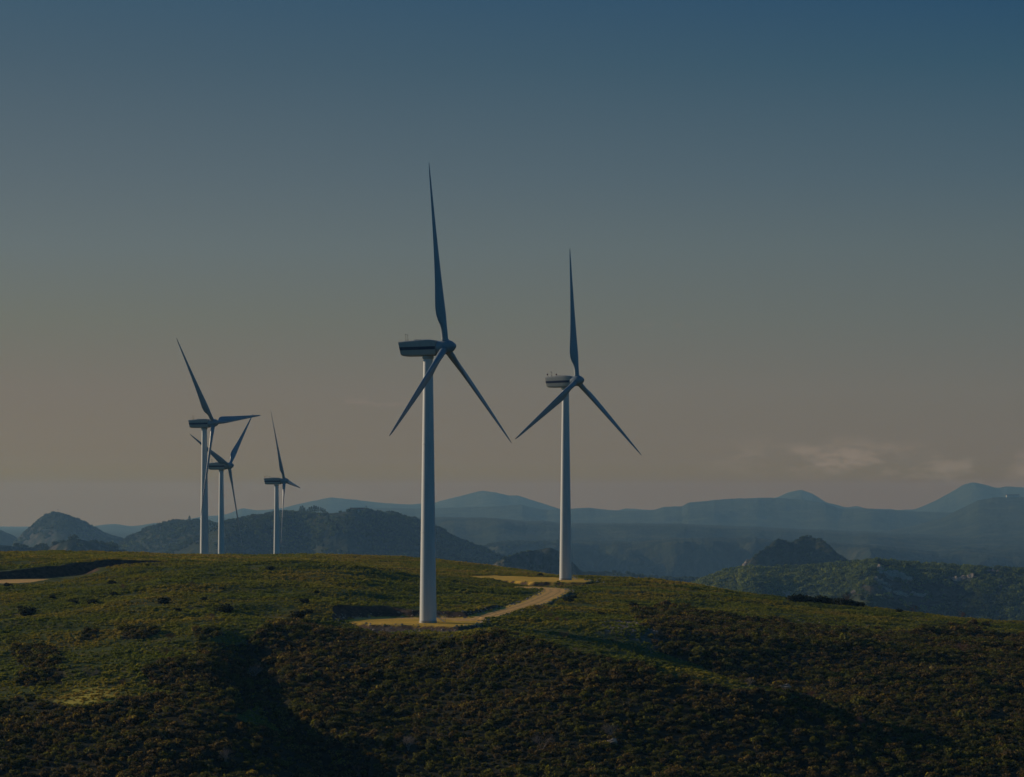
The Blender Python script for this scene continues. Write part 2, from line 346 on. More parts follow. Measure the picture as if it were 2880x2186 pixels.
# ground cover zones, outlined on the ground
HEATH = [
 [(-900,1990),(0,1975),(90,1958),(160,1978),(240,1990),(330,1965),(500,1955),(651,2016),(803,2066),(960,2118),(1120,2186),(1150,2500),(-900,2500)],
 [(392,1888),(430,1862),(520,1850),(600,1838),(690,1806),(700,1900),(722,1990),(660,2010),(560,1978),(430,1930)],
 [(690,1800),(720,1772),(830,1738),(930,1762),(1060,1782),(1180,1796),(1300,1796),(1380,1778),(1500,1805),(1611,1834),(1785,1872),(1920,1908),(2050,1938),(2206,1952),(2400,2040),(2640,2120),(2900,2186),(2900,2500),(1100,2500),(1000,2186),(803,2070),(733,2003),(699,1870)],
 [(1780,1722),(1850,1705),(1920,1712),(2050,1730),(2180,1748),(2310,1765),(2450,1772),(2571,1778),(2650,1765),(2723,1762),(2880,1790),(3800,1880),(3800,2500),(2900,2500),(2640,2120),(2400,2040),(2206,1940),(2094,1925),(1950,1870),(1850,1830),(1830,1780)],
 [(20,1830),(80,1812),(150,1822),(185,1860),(150,1880),(60,1870)], [(40,1890),(120,1872),(185,1892),(180,1925),(60,1930)],
 [(330,1770),(400,1758),(455,1775),(430,1800),(350,1800)], [(540,1775),(600,1765),(640,1785),(560,1800)],
 [(570,1815),(620,1808),(640,1826),(575,1838)], [(225,1780),(270,1772),(280,1795),(235,1800)],
]
MEADOW = [(150,1975),(175,1945),(250,1930),(330,1938),(345,1955),(300,1972),(240,1985)]
RUBBLE = [[(1040,1762),(1180,1766),(1290,1772),(1270,1792),(1150,1796),(1040,1780)], [(1690,1745),(1760,1738),(1850,1775),(1870,1820),(1780,1800),(1700,1775)], [(2230,1745),(2400,1755),(2560,1770),(2540,1790),(2350,1778)]]
def zone(px, py, polys):
    r = np.zeros(px.shape, bool)
    for p in polys: r |= in_poly(px, py, p)
    return r
NPX, NPY = rows(GX, GY, GZ)
jx, jy = 14*fbm(GX, GY, 9, 2), 9*fbm(GX+99, GY, 9, 2)
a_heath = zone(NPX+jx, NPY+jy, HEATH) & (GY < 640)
a_meadow = in_poly(NPX+jx*.5, NPY+jy*.5, MEADOW) & (GY < 400)
a_rub = zone(NPX+jx, NPY+jy*.5, RUBBLE) & (GY < 560)
d1 = poly_dist(GX, GY, PAD1); d2p = poly_dist(GX, GY, PAD2)
dr1, _ = seg_dist(GX, GY, ROAD1); dr1b, _ = seg_dist(GX, GY, ROAD1B); dr2, _ = seg_dist(GX, GY, ROAD2); dr3, _ = seg_dist(GX, GY, ROAD3); dr2b, _ = seg_dist(GX, GY, ROAD2B)
e_n = .7*fbm(GX, GY, 2.2, 3)
d1, d2p, dr1, dr1b, dr2 = d1+e_n, d2p+e_n, dr1+.25*e_n, dr1b+.25*e_n, dr2+.5*e_n
track = np.maximum.reduce([sstep(8.6, 7.8, dr2b+.5*e_n), sstep(2.3, 1.5, dr1), sstep(2.6, 1.6, dr1b)*sstep(.3, -.3, d1), sstep(4.2, 3.4, dr2), .8*sstep(2.2, 1.4, dr3)])
pad = np.maximum(sstep(.3, -.3, d1), sstep(.3, -.3, d2p)); pad = np.maximum(pad, sstep(3.1, 2.7, dr1))
bank_d = np.minimum.reduce([np.maximum(d1, 0), np.maximum(d2p, 0), np.maximum(dr1-2.8, 0), np.maximum(dr2-4, 0), np.maximum(dr2b-10, 0)])
gz_y, gz_x = np.gradient(GZ); slope_loc = np.hypot(gz_y/np.gradient(YN)[:, None], gz_x/(np.gradient(UN)[None]*GY))
ruts = np.exp(-((np.minimum(dr1, dr1b)-.85)/.22)**2)*np.clip(track*1.3, 0, 1)*.6
bank = sstep(.3, .42, slope_loc+.05*fbm(GX, GY, 2, 2))*sstep(7.5, 5.5, bank_d)*(1-pad)

M_GROUND, nt, bs = new_mat('hill_ground', .95, .08)
def attr_mix(nt, prev, name, col, fac=1.0):
    a = nt.nodes.new('ShaderNodeAttribute'); a.attribute_name = name
    m = nt.nodes.new('ShaderNodeMix'); m.data_type = 'RGBA'; nt.links.new(a.outputs['Fac'], m.inputs['Factor']); nt.links.new(prev, m.inputs['A'])
    if isinstance(col, tuple): m.inputs['B'].default_value = (*col, 1)
    else: nt.links.new(col, m.inputs['B'])
    return m.outputs['Result']
def noise_col(nt, scale, c0, c1, p0=.35, p1=.65, detail=6, c2=None):
    g = nt.nodes.new('ShaderNodeNewGeometry')
    n = nt.nodes.new('ShaderNodeTexNoise'); n.inputs['Scale'].default_value = scale; n.inputs['Detail'].default_value = detail; n.inputs['Roughness'].default_value = .65
    nt.links.new(g.outputs['Position'], n.inputs['Vector'])
    r = nt.nodes.new('ShaderNodeValToRGB'); r.color_ramp.elements[0].position = p0; r.color_ramp.elements[0].color = (*c0, 1); r.color_ramp.elements[1].position = p1; r.color_ramp.elements[1].color = (*c1, 1)
    if c2: e = r.color_ramp.elements.new((p0+p1)/2); e.color = (*c2, 1)
    nt.links.new(n.outputs['Fac'], r.inputs[0]); return r.outputs[0], n
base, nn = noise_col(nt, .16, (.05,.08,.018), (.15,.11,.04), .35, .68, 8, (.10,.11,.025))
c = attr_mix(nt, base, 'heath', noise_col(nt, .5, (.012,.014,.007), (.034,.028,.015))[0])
c = attr_mix(nt, c, 'meadow', noise_col(nt, .8, (.30,.29,.04), (.52,.40,.07))[0])
c = attr_mix(nt, c, 'bank', noise_col(nt, 1.2, (.055,.035,.024), (.14,.09,.06))[0])
c = attr_mix(nt, c, 'rubble', noise_col(nt, 1.5, (.09,.065,.045), (.25,.20,.16))[0])
c = attr_mix(nt, c, 'pad', noise_col(nt, .35, (.36,.25,.04), (.86,.50,.10), .28, .72, 9, (.68,.42,.06))[0])
c = attr_mix(nt, c, 'track', noise_col(nt, .7, (.58,.34,.11), (.88,.54,.19), .3, .7, 9)[0])
c = attr_mix(nt, c, 'ruts', (.30,.19,.08))
nt.links.new(c, bs.inputs['Base Color'])
bp = nt.nodes.new('ShaderNodeBump'); bp.inputs['Strength'].default_value = .7; bp.inputs['Distance'].default_value = .25
nb = nt.nodes.new('ShaderNodeTexNoise'); nb.inputs['Scale'].default_value = 2.2; nb.inputs['Detail'].default_value = 6; nb.inputs['Roughness'].default_value = .7
gp = nt.nodes.new('ShaderNodeNewGeometry'); nt.links.new(gp.outputs['Position'], nb.inputs['Vector']); nt.links.new(nb.outputs['Fac'], bp.inputs['Height']); nt.links.new(bp.outputs[0], bs.inputs['Normal'])

def add_attr(o, name, arr):
    a = o.data.attributes.new(name, 'FLOAT', 'POINT'); a.data.foreach_set('value', np.asarray(arr, dtype=np.float32).ravel())
hill = mesh_obj('hillside', np.stack([GX, GY, GZ], -1).reshape(-1, 3), grid_faces(len(YN), len(UN)), M_GROUND)
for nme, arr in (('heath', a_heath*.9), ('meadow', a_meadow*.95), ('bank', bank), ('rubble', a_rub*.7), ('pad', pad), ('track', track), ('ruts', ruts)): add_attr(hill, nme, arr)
tag(hill, kind='structure')

# valley floor between the camera's hill and this one
vx = np.linspace(-500, 500, 80); vy = np.linspace(-400, 275, 60); VX, VY = np.meshgrid(vx, vy)
VZ = np.where(VY < 150, -2.5-.36*np.clip(VY, 0, 200)-.02*np.abs(VX), -58.0)
VZ = np.maximum(np.minimum(VZ, -2.5), -58)+np.where(VY > 180, (VY-180)*.1, 0)+1.2*fbm(VX, VY, 60, 4)*np.clip(np.abs(VY)/60, 0, 1)
o = mesh_obj('valley_slope', np.stack([VX, VY, VZ], -1).reshape(-1, 3), grid_faces(60, 80), M_GROUND)
tag(o, kind='structure')

FS = 1.7      # metres per survey unit of the far land
# ------------------------------------------------------------------ far hills and plain: one height field, each range a crest line at its own distance
RANGES = [
 # name, distance, front width, back width, crest [(column,row)...], crest wobble
 ('A', 8000, 900, 900, [(-900,1475),(-300,1480),(0,1492),(60,1494),(150,1497),(430,1475),(560,1455),(640,1446),(680,1429),(730,1436),(790,1430),(860,1413),(931,1399),(1000,1406),(1080,1415),(1150,1419),(1220,1414),(1290,1396),(1355,1380),(1400,1386),(1430,1394),(1455,1393),(1490,1405),(1540,1420),(1580,1434),(1680,1450),(1760,1430),(1820,1434),(1900,1436),(2100,1420),(2188,1398),(2222,1383),(2254,1377),(2290,1391),(2321,1412),(2383,1428),(2409,1423),(2436,1431),(2507,1432),(2525,1435),(2573,1433),(2631,1408),(2684,1380),(2711,1362),(2737,1356),(2768,1363),(2804,1373),(2830,1368),(2880,1371),(3000,1360),(3200,1400),(3600,1440)]),
 ('A2', 7300, 700, 700, [(-900,1500),(0,1497),(150,1497),(250,1480),(321,1474),(370,1481),(430,1472),(500,1470),(560,1462),(600,1456),(640,1458),(760,1470),(1100,1500),(3600,1500)]),
 ('B', 6400, 700, 1500, [(-900,1520),(600,1500),(900,1455),(1055,1431),(1225,1431),(1300,1428),(1394,1425),(1440,1421),(1472,1420),(1481,1425),(1537,1435),(1576,1435),(1654,1430),(1733,1438),(1837,1437),(1867,1427),(1922,1426),(1934,1414),(2055,1403),(2166,1400),(2254,1405),(2321,1416),(2361,1432),(2432,1432),(2565,1440),(2671,1444),(2900,1450),(3600,1455)]),
 ('B2', 5500, 900, 900, [(-900,1540),(2300,1520),(2450,1500),(2565,1480),(2653,1457),(2697,1433),(2751,1407),(2808,1398),(2880,1399),(3000,1392),(3200,1410),(3600,1460)]),
 ('C', 4300, 260, 1500, [(-900,1560),(900,1520),(1100,1466),(1225,1459),(1394,1463),(1481,1473),(1524,1471),(1576,1479),(1698,1479),(1920,1482),(2150,1492),(2400,1506),(2700,1520),(3600,1520)]),
 ('D', 3500, 150, 500, [(-900,1620),(1000,1570),(1377,1537),(1420,1528),(1600,1527),(1785,1532),(1900,1520),(2100,1520),(2300,1532),(2500,1546),(2640,1563),(2700,1566),(2880,1569),(3600,1575)]),
 ('G0', 3800, 350, 350, [(-900,1470),(-100,1470),(0,1489),(26,1501),(56,1516),(120,1560),(200,1640),(3600,1700)]),
 ('G', 3500, 380, 380, [(-900,1640),(0,1580),(48,1517),(65,1495),(87,1478),(117,1454),(152,1444),(187,1452),(226,1467),(269,1484),(304,1500),(347,1513),(420,1560),(600,1640),(3600,1700)]),
 ('FF', 3000, 450, 450, [(-900,1700),(200,1600),(326,1530),(369,1504),(417,1478),(469,1463),(534,1457),(586,1463),(660,1480),(760,1510),(900,1600),(3600,1700)]),
 ('E', 2550, 420, 500, [(-900,1700),(380,1640),(460,1552),(500,1530),(564,1504),(629,1463),(712,1448),(803,1435),(838,1434),(916,1438),(960,1434),(1038,1430),(1060,1438),(1112,1441),(1181,1458),(1238,1482),(1272,1508),(1329,1526),(1372,1543),(1394,1556),(1420,1565),(1500,1620),(1700,1690),(3600,1720)]),
 ('H', 2050, 170, 170, [(-900,1560),(-100,1530),(0,1529),(56,1536),(130,1536),(204,1514),(230,1513),(278,1526),(321,1534),(347,1552),(420,1600),(560,1700),(3600,1800)]),
 ('J', 2150, 200, 200, [(-900,1800),(1400,1640),(1560,1606),(1624,1602),(1698,1599),(1785,1608),(1819,1615),(1920,1621),(1966,1620),(2060,1640),(2300,1700),(3600,1800)]),
 ('I', 1900, 110, 130, [(-900,1800),(1250,1700),(1377,1595),(1416,1573),(1450,1562),(1481,1556),(1510,1548),(1524,1547),(1546,1541),(1576,1556),(1611,1586),(1628,1604),(1646,1621),(1720,1700),(3600,1800)]),
 ('K', 2100, 150, 160, [(-900,1800),(1950,1720),(2060,1610),(2091,1584),(2130,1557),(2166,1535),(2180,1521),(2192,1516),(2205,1521),(2223,1527),(2240,1520),(2254,1515),(2270,1511),(2290,1509),(2312,1516),(2334,1535),(2352,1553),(2379,1572),(2440,1620),(2600,1700),(3600,1800)]),
 ('L', 1620, 460, 300, [(-900,1900),(1700,1760),(1880,1672),(1940,1641),(1989,1615),(2046,1597),(2091,1587),(2200,1586),(2299,1582),(2379,1577),(2463,1567),(2542,1575),(2609,1580),(2671,1581),(2742,1588),(2880,1592),(3200,1600),(3600,1640)]),
 ('LK', 1330, 55, 70, [(-900,1900),(2200,1760),(2290,1715),(2340,1690),(2380,1676),(2440,1672),(2500,1680),(2540,1700),(2600,1740),(3600,1900)]),
]
FU = np.linspace(-.30, .30, 1500)
FY = inv_cdf_grid(1130, 9050, 980, lambda t: np.where(t < 1700, 4.2, np.where(t < 2700, 3.0, np.where(t < 4000, 1.2, .28))))
FGU, FGY = np.meshgrid(FU, FY); FGX = FGU*FGY
floor = np.interp(FGY, [1130, 1800, 2600, 3300, 3600, 6000, 9000, 10800], [-118, -118, -112, -108, -62, -56, -62, -70])
FZ = floor+2.5*fbm(FGX, FGY, 300, 4)
RID = np.zeros(FZ.shape, int)
col = CX+F*FU
for k, (nm, Y0, wf, wb, crest) in enumerate(RANGES):
    c = np.array(crest, float)
    cr = np.interp(col, c[:, 0], c[:, 1])
    kk = np.ones(5)/5; cr = np.convolve(np.pad(cr, 2, 'edge'), kk, 'valid')
    lump = {'K': 2.4, 'I': .8, 'G': 1.3, 'H': 1.6}.get(nm, 1.0)
    cr = cr+lump*(1.6*fbm(col, col*0+k*13.7, 60, 3)+.9*fbm(col, col*0+k*7.7, 14, 3))*(1 if Y0 < 4000 else .5)
    cr = cr+{'L': 13, 'E': 8, 'FF': 8, 'J': 8, 'I': -3, 'H': 4}.get(nm, 0)
    Yc = Y0*(1+.02*fbm(col, col*0+k*3.1, 260, 3))
    zc = (HY-cr)/F*Yc
    t = (Yc[None]-FGY)
    sc_ = max(wf*.55, 40)
    warp = .30*fbm(FGX+k*500, FGY, sc_*1.4, 4)+.22*ridged(FGX+k*300, FGY, sc_*.8, 4)
    tf = np.clip(t, 0, None)/wf; tb = np.clip(-t, 0, None)/wb
    tf = tf*(1+warp*sstep(0, .35, tf)); tb = tb*(1+.3*warp)
    if nm in 'D': shape = 1-sstep(.12, 1.0, tf)*1.0
    elif nm in ('K', 'I', 'G'): shape = np.exp(-1.9*tf**1.15)
    else: shape = np.exp(-1.6*tf**1.5)
    shape = np.where(t < 0, (np.exp(-1.6*tb**1.5) if nm not in ('C', 'D', 'B') else 1-sstep(.5, 1, tb)), shape)
    rel = np.clip(zc[None]-floor, -5, None)
    z = floor+rel*shape+(np.minimum(tf+tb, 1)*rel*(.16 if nm in ('K', 'I', 'G', 'H') else .06))*ridged(FGX, FGY+k*77, sc_*.35, 4)
    m = z > FZ; RID = np.where(m, k+1, RID); FZ = np.where(m, z, FZ)
NAMEK = {r[0]: i+1 for i, r in enumerate(RANGES)}
amp = np.clip(FGY/2600, .3, 1.5); FZ = FZ+.8*amp*fbm(FGX, FGY, 26, 3)*np.where(FGY < 4000, 1, .3)
FZ -= sstep(1180, 1130, FGY)*30
def far_z(X, Y):
    u = np.interp(X/Y, FU, np.arange(len(FU))); v = np.interp(Y, FY, np.arange(len(FY)))
    u0 = np.clip(u.astype(int), 0, len(FU)-2); v0 = np.clip(v.astype(int), 0, len(FY)-2); a = u-u0; b = v-v0
    return (FZ[v0, u0]*(1-a)+FZ[v0, u0+1]*a)*(1-b)+(FZ[v0+1, u0]*(1-a)+FZ[v0+1, u0+1]*a)*b
def far_hit(x, y, y0=1150, y1=9000):
    u = (x-CX)/F; Ys = np.arange(y0, y1, 1.0); zs = far_z(u*Ys, Ys)
    k = np.nonzero(zs >= (HY-y)/F*Ys)[0]
    Yh = Ys[k[0]] if len(k) else Ys[np.argmax(zs/Ys)]
    return Vector((u*Yh, Yh, float(far_z(np.array([u*Yh]), np.array([Yh]))[0])))

M_FAR, nt, bs = new_mat('far_land', .95, .05)
base, _ = noise_col(nt, .012, (.015,.028,.018), (.07,.08,.035), .35, .68, 9, (.03,.045,.022))
c = attr_mix(nt, base, 'scrub', noise_col(nt, .03, (.05,.045,.022), (.10,.08,.045), .35, .7, 8)[0])
c = attr_mix(nt, c, 'rock', noise_col(nt, .06, (.08,.075,.06), (.24,.20,.16), .4, .65, 8)[0])
nt.links.new(c, bs.inputs['Base Color'])
bp = nt.nodes.new('ShaderNodeBump'); bp.inputs['Strength'].default_value = 1; bp.inputs['Distance'].default_value = 14
nb = nt.nodes.new('ShaderNodeTexNoise'); nb.inputs['Scale'].default_value = .03; nb.inputs['Detail'].default_value = 7; nb.inputs['Roughness'].default_value = .7
gp = nt.nodes.new('ShaderNodeNewGeometry'); nt.links.new(gp.outputs['Position'], nb.inputs['Vector']); nt.links.new(nb.outputs['Fac'], bp.inputs['Height']); nt.links.new(bp.outputs[0], bs.inputs['Normal'])
far = mesh_obj('hills', FS*np.stack([FGX, FGY, FZ], -1).reshape(-1, 3), grid_faces(len(FY), len(FU)), M_FAR)
gy, gx = np.gradient(FZ); fs = np.hypot(gy/np.gradient(FY)[:, None], gx/(np.gradient(FU)[None]*FGY))
fpx, fpy = rows(FGX, FGY, FZ)
rocky = sstep(.55, .95, fs+.35*fbm(FGX, FGY, 60, 4))*np.where(np.isin(RID, [NAMEK[q] for q in ('I','G','H')]), .75, .15)*sstep(-.4, .3, fbm(FGX, FGY, 9, 3))
scrub = sstep(-.1, .5, fbm(FGX, FGY, 120, 4))*np.where(RID == NAMEK['L'], sstep(2250, 2500, fpx)*.95, .12)
scrub = np.maximum(scrub, np.where(RID == NAMEK['K'], .15, 0)); scrub = np.where(RID == NAMEK['LK'], 0, scrub); rocky = np.where(RID == NAMEK['LK'], 0, rocky)
add_attr(far, 'rock', rocky); add_attr(far, 'scrub', scrub)
tag(far, kind='structure')

# the plain beyond and around everything, down to the horizon
pv = np.array([(-9000,-1500),(9000,-1500),(9000,11800),(-9000,11800)], float)
gx_ = np.linspace(-9500, 9500, 60); gy_ = np.linspace(-900, 15450, 60); PX, PY = np.meshgrid(gx_, gy_)
o = mesh_obj('plain', np.stack([PX, PY, -240+0*PX], -1).reshape(-1, 3), grid_faces(60, 60), M_FAR)
add_attr(o, 'rock', np.zeros(3600)); add_attr(o, 'scrub', np.full(3600, .4)); tag(o, kind='structure')

# ------------------------------------------------------------------ plants
def leaf_cloud(rng, n, r, h, leaf, core=True, lumps=5, flat=.6, stem=False):
    """a shrub: many leaf clumps over several overlapping domes"""
    V, Fc = [], []
    cs = [(0, 0, h*.45, r*.75)]
    for k in range(lumps):
        a = rng.uniform(0, 6.283); d = rng.uniform(.25, .6)*r
        cs.append((math.cos(a)*d, math.sin(a)*d, h*rng.uniform(.3, .65), r*rng.uniform(.35, .55)))
    for i in range(n):
        cx, cy, cz, cr = cs[rng.randrange(len(cs))]
        while True:
            d = Vector((rng.gauss(0, 1), rng.gauss(0, 1), rng.gauss(.25, 1)))
            if d.length > .1: d.normalize(); break
        p = Vector((cx, cy, cz))+Vector((d.x*cr, d.y*cr, d.z*h*.5*rng.uniform(.75, 1.1)*cr/r*1.3))*rng.uniform(.8, 1.08)
        if p.z < .02: p.z = rng.uniform(.02, .15)*h
        nrm = (d+Vector((rng.gauss(0, .5), rng.gauss(0, .5), rng.gauss(.2, .5)))).normalized()
        t = nrm.orthogonal().normalized(); b = nrm.cross(t); a = rng.uniform(0, 6.283); t, b = t*math.cos(a)+b*math.sin(a), b*math.cos(a)-t*math.sin(a)
        s = leaf*rng.uniform(.6, 1.3); k = len(V)
        V += [tuple(p-t*s), tuple(p+b*s*.7+nrm*s*.2), tuple(p+t*s), tuple(p-b*s*.7-nrm*s*.15)]
        Fc.append((k, k+1, k+2, k+3))
    if core:
        for (cx, cy, cz, cr) in cs[:3]:
            k = len(V); n1 = 7
            for (zz, rr) in ((0, .7), (.5, .8), (.85, .45)):
                for j in range(n1): V.append((cx+math.cos(j*6.283/n1)*cr*rr, cy+math.sin(j*6.283/n1)*cr*rr, zz*h*.8*cr/r*1.2))
            for q in range(2):
                for j in range(n1): Fc.append((k+q*n1+j, k+q*n1+(j+1) % n1, k+(q+1)*n1+(j+1) % n1, k+(q+1)*n1+j))
            Fc.append(tuple(k+2*n1+j for j in range(n1)))
    return V, Fc

def proto(name, V, Fc, mat):
    me = bpy.data.meshes.new(name); me.from_pydata([tuple(v) for v in V], [], Fc); me.materials.append(mat)
    return bpy.data.objects.new(name, me)       # source shapes only, never linked to the scene

def scatter(name, pts, size, rot, tint, kinds, protos, label):
    me = bpy.data.meshes.new(name); me.vertices.add(len(pts)); me.vertices.foreach_set('co', np.asarray(pts, np.float32).ravel())
    for n, a in (('size', size), ('spin', rot), ('tint', tint)):
        at = me.attributes.new(n, 'FLOAT', 'POINT'); at.data.foreach_set('value', np.asarray(a, np.float32))
    at = me.attributes.new('sort', 'INT', 'POINT'); at.data.foreach_set('value', np.asarray(kinds, np.int32))
    o = bpy.data.objects.new(name, me); ROOT.objects.link(o)
    g = bpy.data.node_groups.new(name, 'GeometryNodeTree')
    g.interface.new_socket('Geometry', in_out='INPUT', socket_type='NodeSocketGeometry'); g.interface.new_socket('Geometry', in_out='OUTPUT', socket_type='NodeSocketGeometry')
    N = g.nodes.new; L = g.links.new; gi = N('NodeGroupInput'); go = N('NodeGroupOutput'); jn = N('GeometryNodeJoinGeometry')
    def na(n, dt):
        x = N('GeometryNodeInputNamedAttribute'); x.data_type = dt; x.inputs['Name'].default_value = n; return x.outputs['Attribute']
    sz, sp, so = na('size', 'FLOAT'), na('spin', 'FLOAT'), na('sort', 'INT')
    cb = N('ShaderNodeCombineXYZ'); L(sp, cb.inputs['Z'])
    m2p = N('GeometryNodeMeshToPoints'); L(gi.outputs[0], m2p.inputs['Mesh'])
    for k, p in enumerate(protos):
        cmp_ = N('FunctionNodeCompare'); cmp_.data_type = 'INT'; cmp_.operation = 'EQUAL'; L(so, cmp_.inputs[2]); cmp_.inputs[3].default_value = k
        oi = N('GeometryNodeObjectInfo'); oi.inputs['Object'].default_value = p; oi.inputs['As Instance'].default_value = True
        ip = N('GeometryNodeInstanceOnPoints'); L(m2p.outputs['Points'], ip.inputs['Points']); L(cmp_.outputs[0], ip.inputs['Selection']); L(oi.outputs['Geometry'], ip.inputs['Instance'])
        L(cb.outputs[0], ip.inputs['Rotation']); L(sz, ip.inputs['Scale']); L(ip.outputs[0], jn.inputs[0])
    L(jn.outputs[0], go.inputs[0])
    md = o.modifiers.new('scatter', 'NODES'); md.node_group = g
    for m in {p.data.materials[0] for p in protos}: me.materials.append(m)
    tag(o, label, None, kind='stuff'); return o

rng = random.Random(5); R = np.random.RandomState(11)
HP = [proto('heath_source', *leaf_cloud(rng, 150, 1.0, 1.1, .18, lumps=5), M_HEATH) for _ in range(5)]
GP = [proto('tuft_source', *leaf_cloud(rng, 26, 1.0, .8, .42, core=False, lumps=3), M_GRASS) for _ in range(4)]
WP = [proto('wood_source', *leaf_cloud(rng, 110, 1.0, 1.15, .2, lumps=5), M_WOOD) for _ in range(4)]

def near_points(n, ylo, yhi, power=0):
    Y = ylo+(yhi-ylo)*R.rand(n); keep = R.rand(n) < Y/yhi; Y = Y[keep]
    U = -.27+.54*R.rand(len(Y)); X = U*Y; return X, Y, near_z(X, Y)
# dense heath
gx2, gy2 = np.meshgrid(np.arange(-170, 170, 1.12), np.arange(305, 640, 1.12)); gx2 = gx2+(np.arange(gy2.shape[0]) % 2*.55)[:, None]
X = (gx2+.95*(R.rand(*gx2.shape)-.5)).ravel(); Y = (gy2+.95*(R.rand(*gx2.shape)-.5)).ravel(); q = np.abs(X/Y) < .27; X, Y = X[q], Y[q]; Z = near_z(X, Y); px, py = rows(X, Y, Z)
hz = zone(px+14*fbm(X, Y, 9, 2), py+9*fbm(X+99, Y, 9, 2), HEATH)
clear = fbm(X, Y, 12, 3) > -.8
edge = R.rand(len(X)) < .85
onroad = (poly_dist(X, Y, PAD1) < 2.0) | (seg_dist(X, Y, ROAD1)[0] < 5) | (poly_dist(X, Y, PAD2) < 2)
k = hz & clear & edge & ~onroad
X, Y, Z = X[k], Y[k], Z[k]
sz = np.where(R.rand(len(X)) < .035, 1.55, 1.0)*(.37+.5*R.rand(len(X))**2.0)*(1+.35*fbm(X, Y, 16, 2))
tint = np.clip(.42+.45*fbm(X, Y, 18, 3)+.30*R.randn(len(X)), 0, .98)
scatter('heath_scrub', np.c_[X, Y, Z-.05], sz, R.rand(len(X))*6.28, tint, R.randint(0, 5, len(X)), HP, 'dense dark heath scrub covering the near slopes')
NH = len(X)
# low green tufts on the grassy dome and slopes
X, Y, Z = near_points(650000, 320, 860); px, py = rows(X, Y, Z)
hz = zone(px+14*fbm(X, Y, 9, 2), py+9*fbm(X+99, Y, 9, 2), HEATH)
dd = np.minimum.reduce([poly_dist(X, Y, PAD1), poly_dist(X, Y, PAD2), seg_dist(X, Y, ROAD1)[0]-3, seg_dist(X, Y, ROAD2)[0]-4.3, seg_dist(X, Y, ROAD2B)[0]-15, seg_dist(X, Y, ROAD3)[0]-2])
zx = (near_z(X+.5, Y)-near_z(X-.5, Y)); zy = near_z(X, Y+.5)-near_z(X, Y-.5)
onbank = (dd < 7) & (np.hypot(zx, zy) > .33)
dens = sstep(-1.0, -.1, fbm(X, Y, 11, 3)); mead = in_poly(px, py, MEADOW) & (Y < 400)
k = ~hz & (dd+1.1*fbm(X, Y, 3, 2) > .1) & ~onbank & ~(mead & (R.rand(len(X)) < .5)) & (R.rand(len(X)) < dens)
X, Y, Z = X[k], Y[k], Z[k]
sz = (.16+.25*R.rand(len(X))**2.0)*(1+.3*fbm(X, Y, 15, 2))*np.where(Y > 640, 1.4, 1)
tint = np.clip(.36+.65*fbm(X, Y, 24, 3)+.11*R.randn(len(X)), 0, .98)
tint = np.where(mead[k], .97, tint); tint = np.where(Y > 640, np.clip(tint+.25, 0, .98), tint)
scatter('grass_tufts', np.c_[X, Y, Z-.03], sz, R.rand(len(X))*6.28, tint, R.randint(0, 4, len(X)), GP, 'low green and ochre tufts of the grassy hill')
NG = len(X)
OUTS = [(2512,1628,17,9,'largest granite outcrop, high on the green hill at the right'), (2480,1640,8,4,'low granite slab at the left foot of the largest outcrop'), (2550,1634,7,3,'granite slab at the right of the largest outcrop'),
  (2712,1630,10,5,'granite outcrop right of the largest one, on the same slope'), (2790,1608,8,4,'granite outcrop just under the ridge near the right edge'), (2535,1672,7,4,'pale boulder pile low on the hill slope'),
  (2585,1678,9,5,'large pale boulder pile just right of the low one'), (2500,1664,5,3,'small scattered rocks left of the low boulder piles'), (2218,1676,8,5,'rounded granite outcrop behind the near skyline thicket'), (2255,1682,12,5,'long grey rock shoulder right of the rounded outcrop'),
  (2390,1672,5,3,'small rock beside the pale field'), (2815,1650,5,3,'small rock on the slope near the right edge'), (2095,1588,6,4,'rock at the left end of the hill ridge under the butte')]
# woods on the middle hills
def far_points(n, ylo, yhi, ulo, uhi):
    Y = ylo+(yhi-ylo)*R.rand(n); U = ulo+(uhi-ulo)*R.rand(n); X = U*Y; return X, Y, far_z(X, Y)
PTS = []
for (n, ylo, yhi, ulo, uhi, s0, s1, th) in [(34000, 1160, 1760, .04, .26, 1.3, 1.6, -.25), (60000, 2150, 3500, -.26, .02, 1.7, 1.8, -.4), (5000, 1750, 2250, -.26, -.12, 2, 2, -.1), (4500, 1800, 2300, -.02, .07, 1.2, 1.2, -.15), (3600, 1960, 2200, .075, .128, .7, 1.0, -.5)]:
    X, Y, Z = far_points(n, ylo, yhi, ulo, uhi)
    e = 12.; sl = np.hypot((far_z(X+e, Y)-far_z(X-e, Y))/(2*e), (far_z(X, Y+e)-far_z(X, Y-e))/(2*e))
    k = (Z > -112) & (fbm(X, Y, 90, 4)+.15*R.randn(len(X)) > th+.5*(sl > .75)) & (Z < 60)
    if n == 34000:
        fx, fy = rows(X, Y, Z)
        for (ox_, oy_, w_, h_, l_) in OUTS: k &= ((fx-ox_)/(w_*2.1))**2+((fy-oy_-h_)/(h_*2.2))**2 > 1+1.2*fbm(X, Y, 9, 2)+.3*R.randn(len(X))
        k &= ~(R.rand(len(X)) < .6*sstep(2250, 2420, fx)*sstep(1615, 1660, fy)*sstep(-.3, .2, fbm(X, Y, 40, 3)))
    X, Y, Z, = X[k], Y[k], Z[k]; q = s0+s1*R.rand(len(X))**2
    isl = (n == 34000); fx = CX+F*X/Y
    tt = np.clip((.45+.35*sstep(2400, 2150, fx) if isl else .12)+(.6 if isl else .25)*fbm(X, Y, 110, 3)+.14*R.randn(len(X)), 0, .98)  # right hill's left part gets a brighter tint: sunlit patches painted into the leaves
    PTS.append(np.c_[X, Y, Z-.3, q, tt])
PT = np.concatenate(PTS)
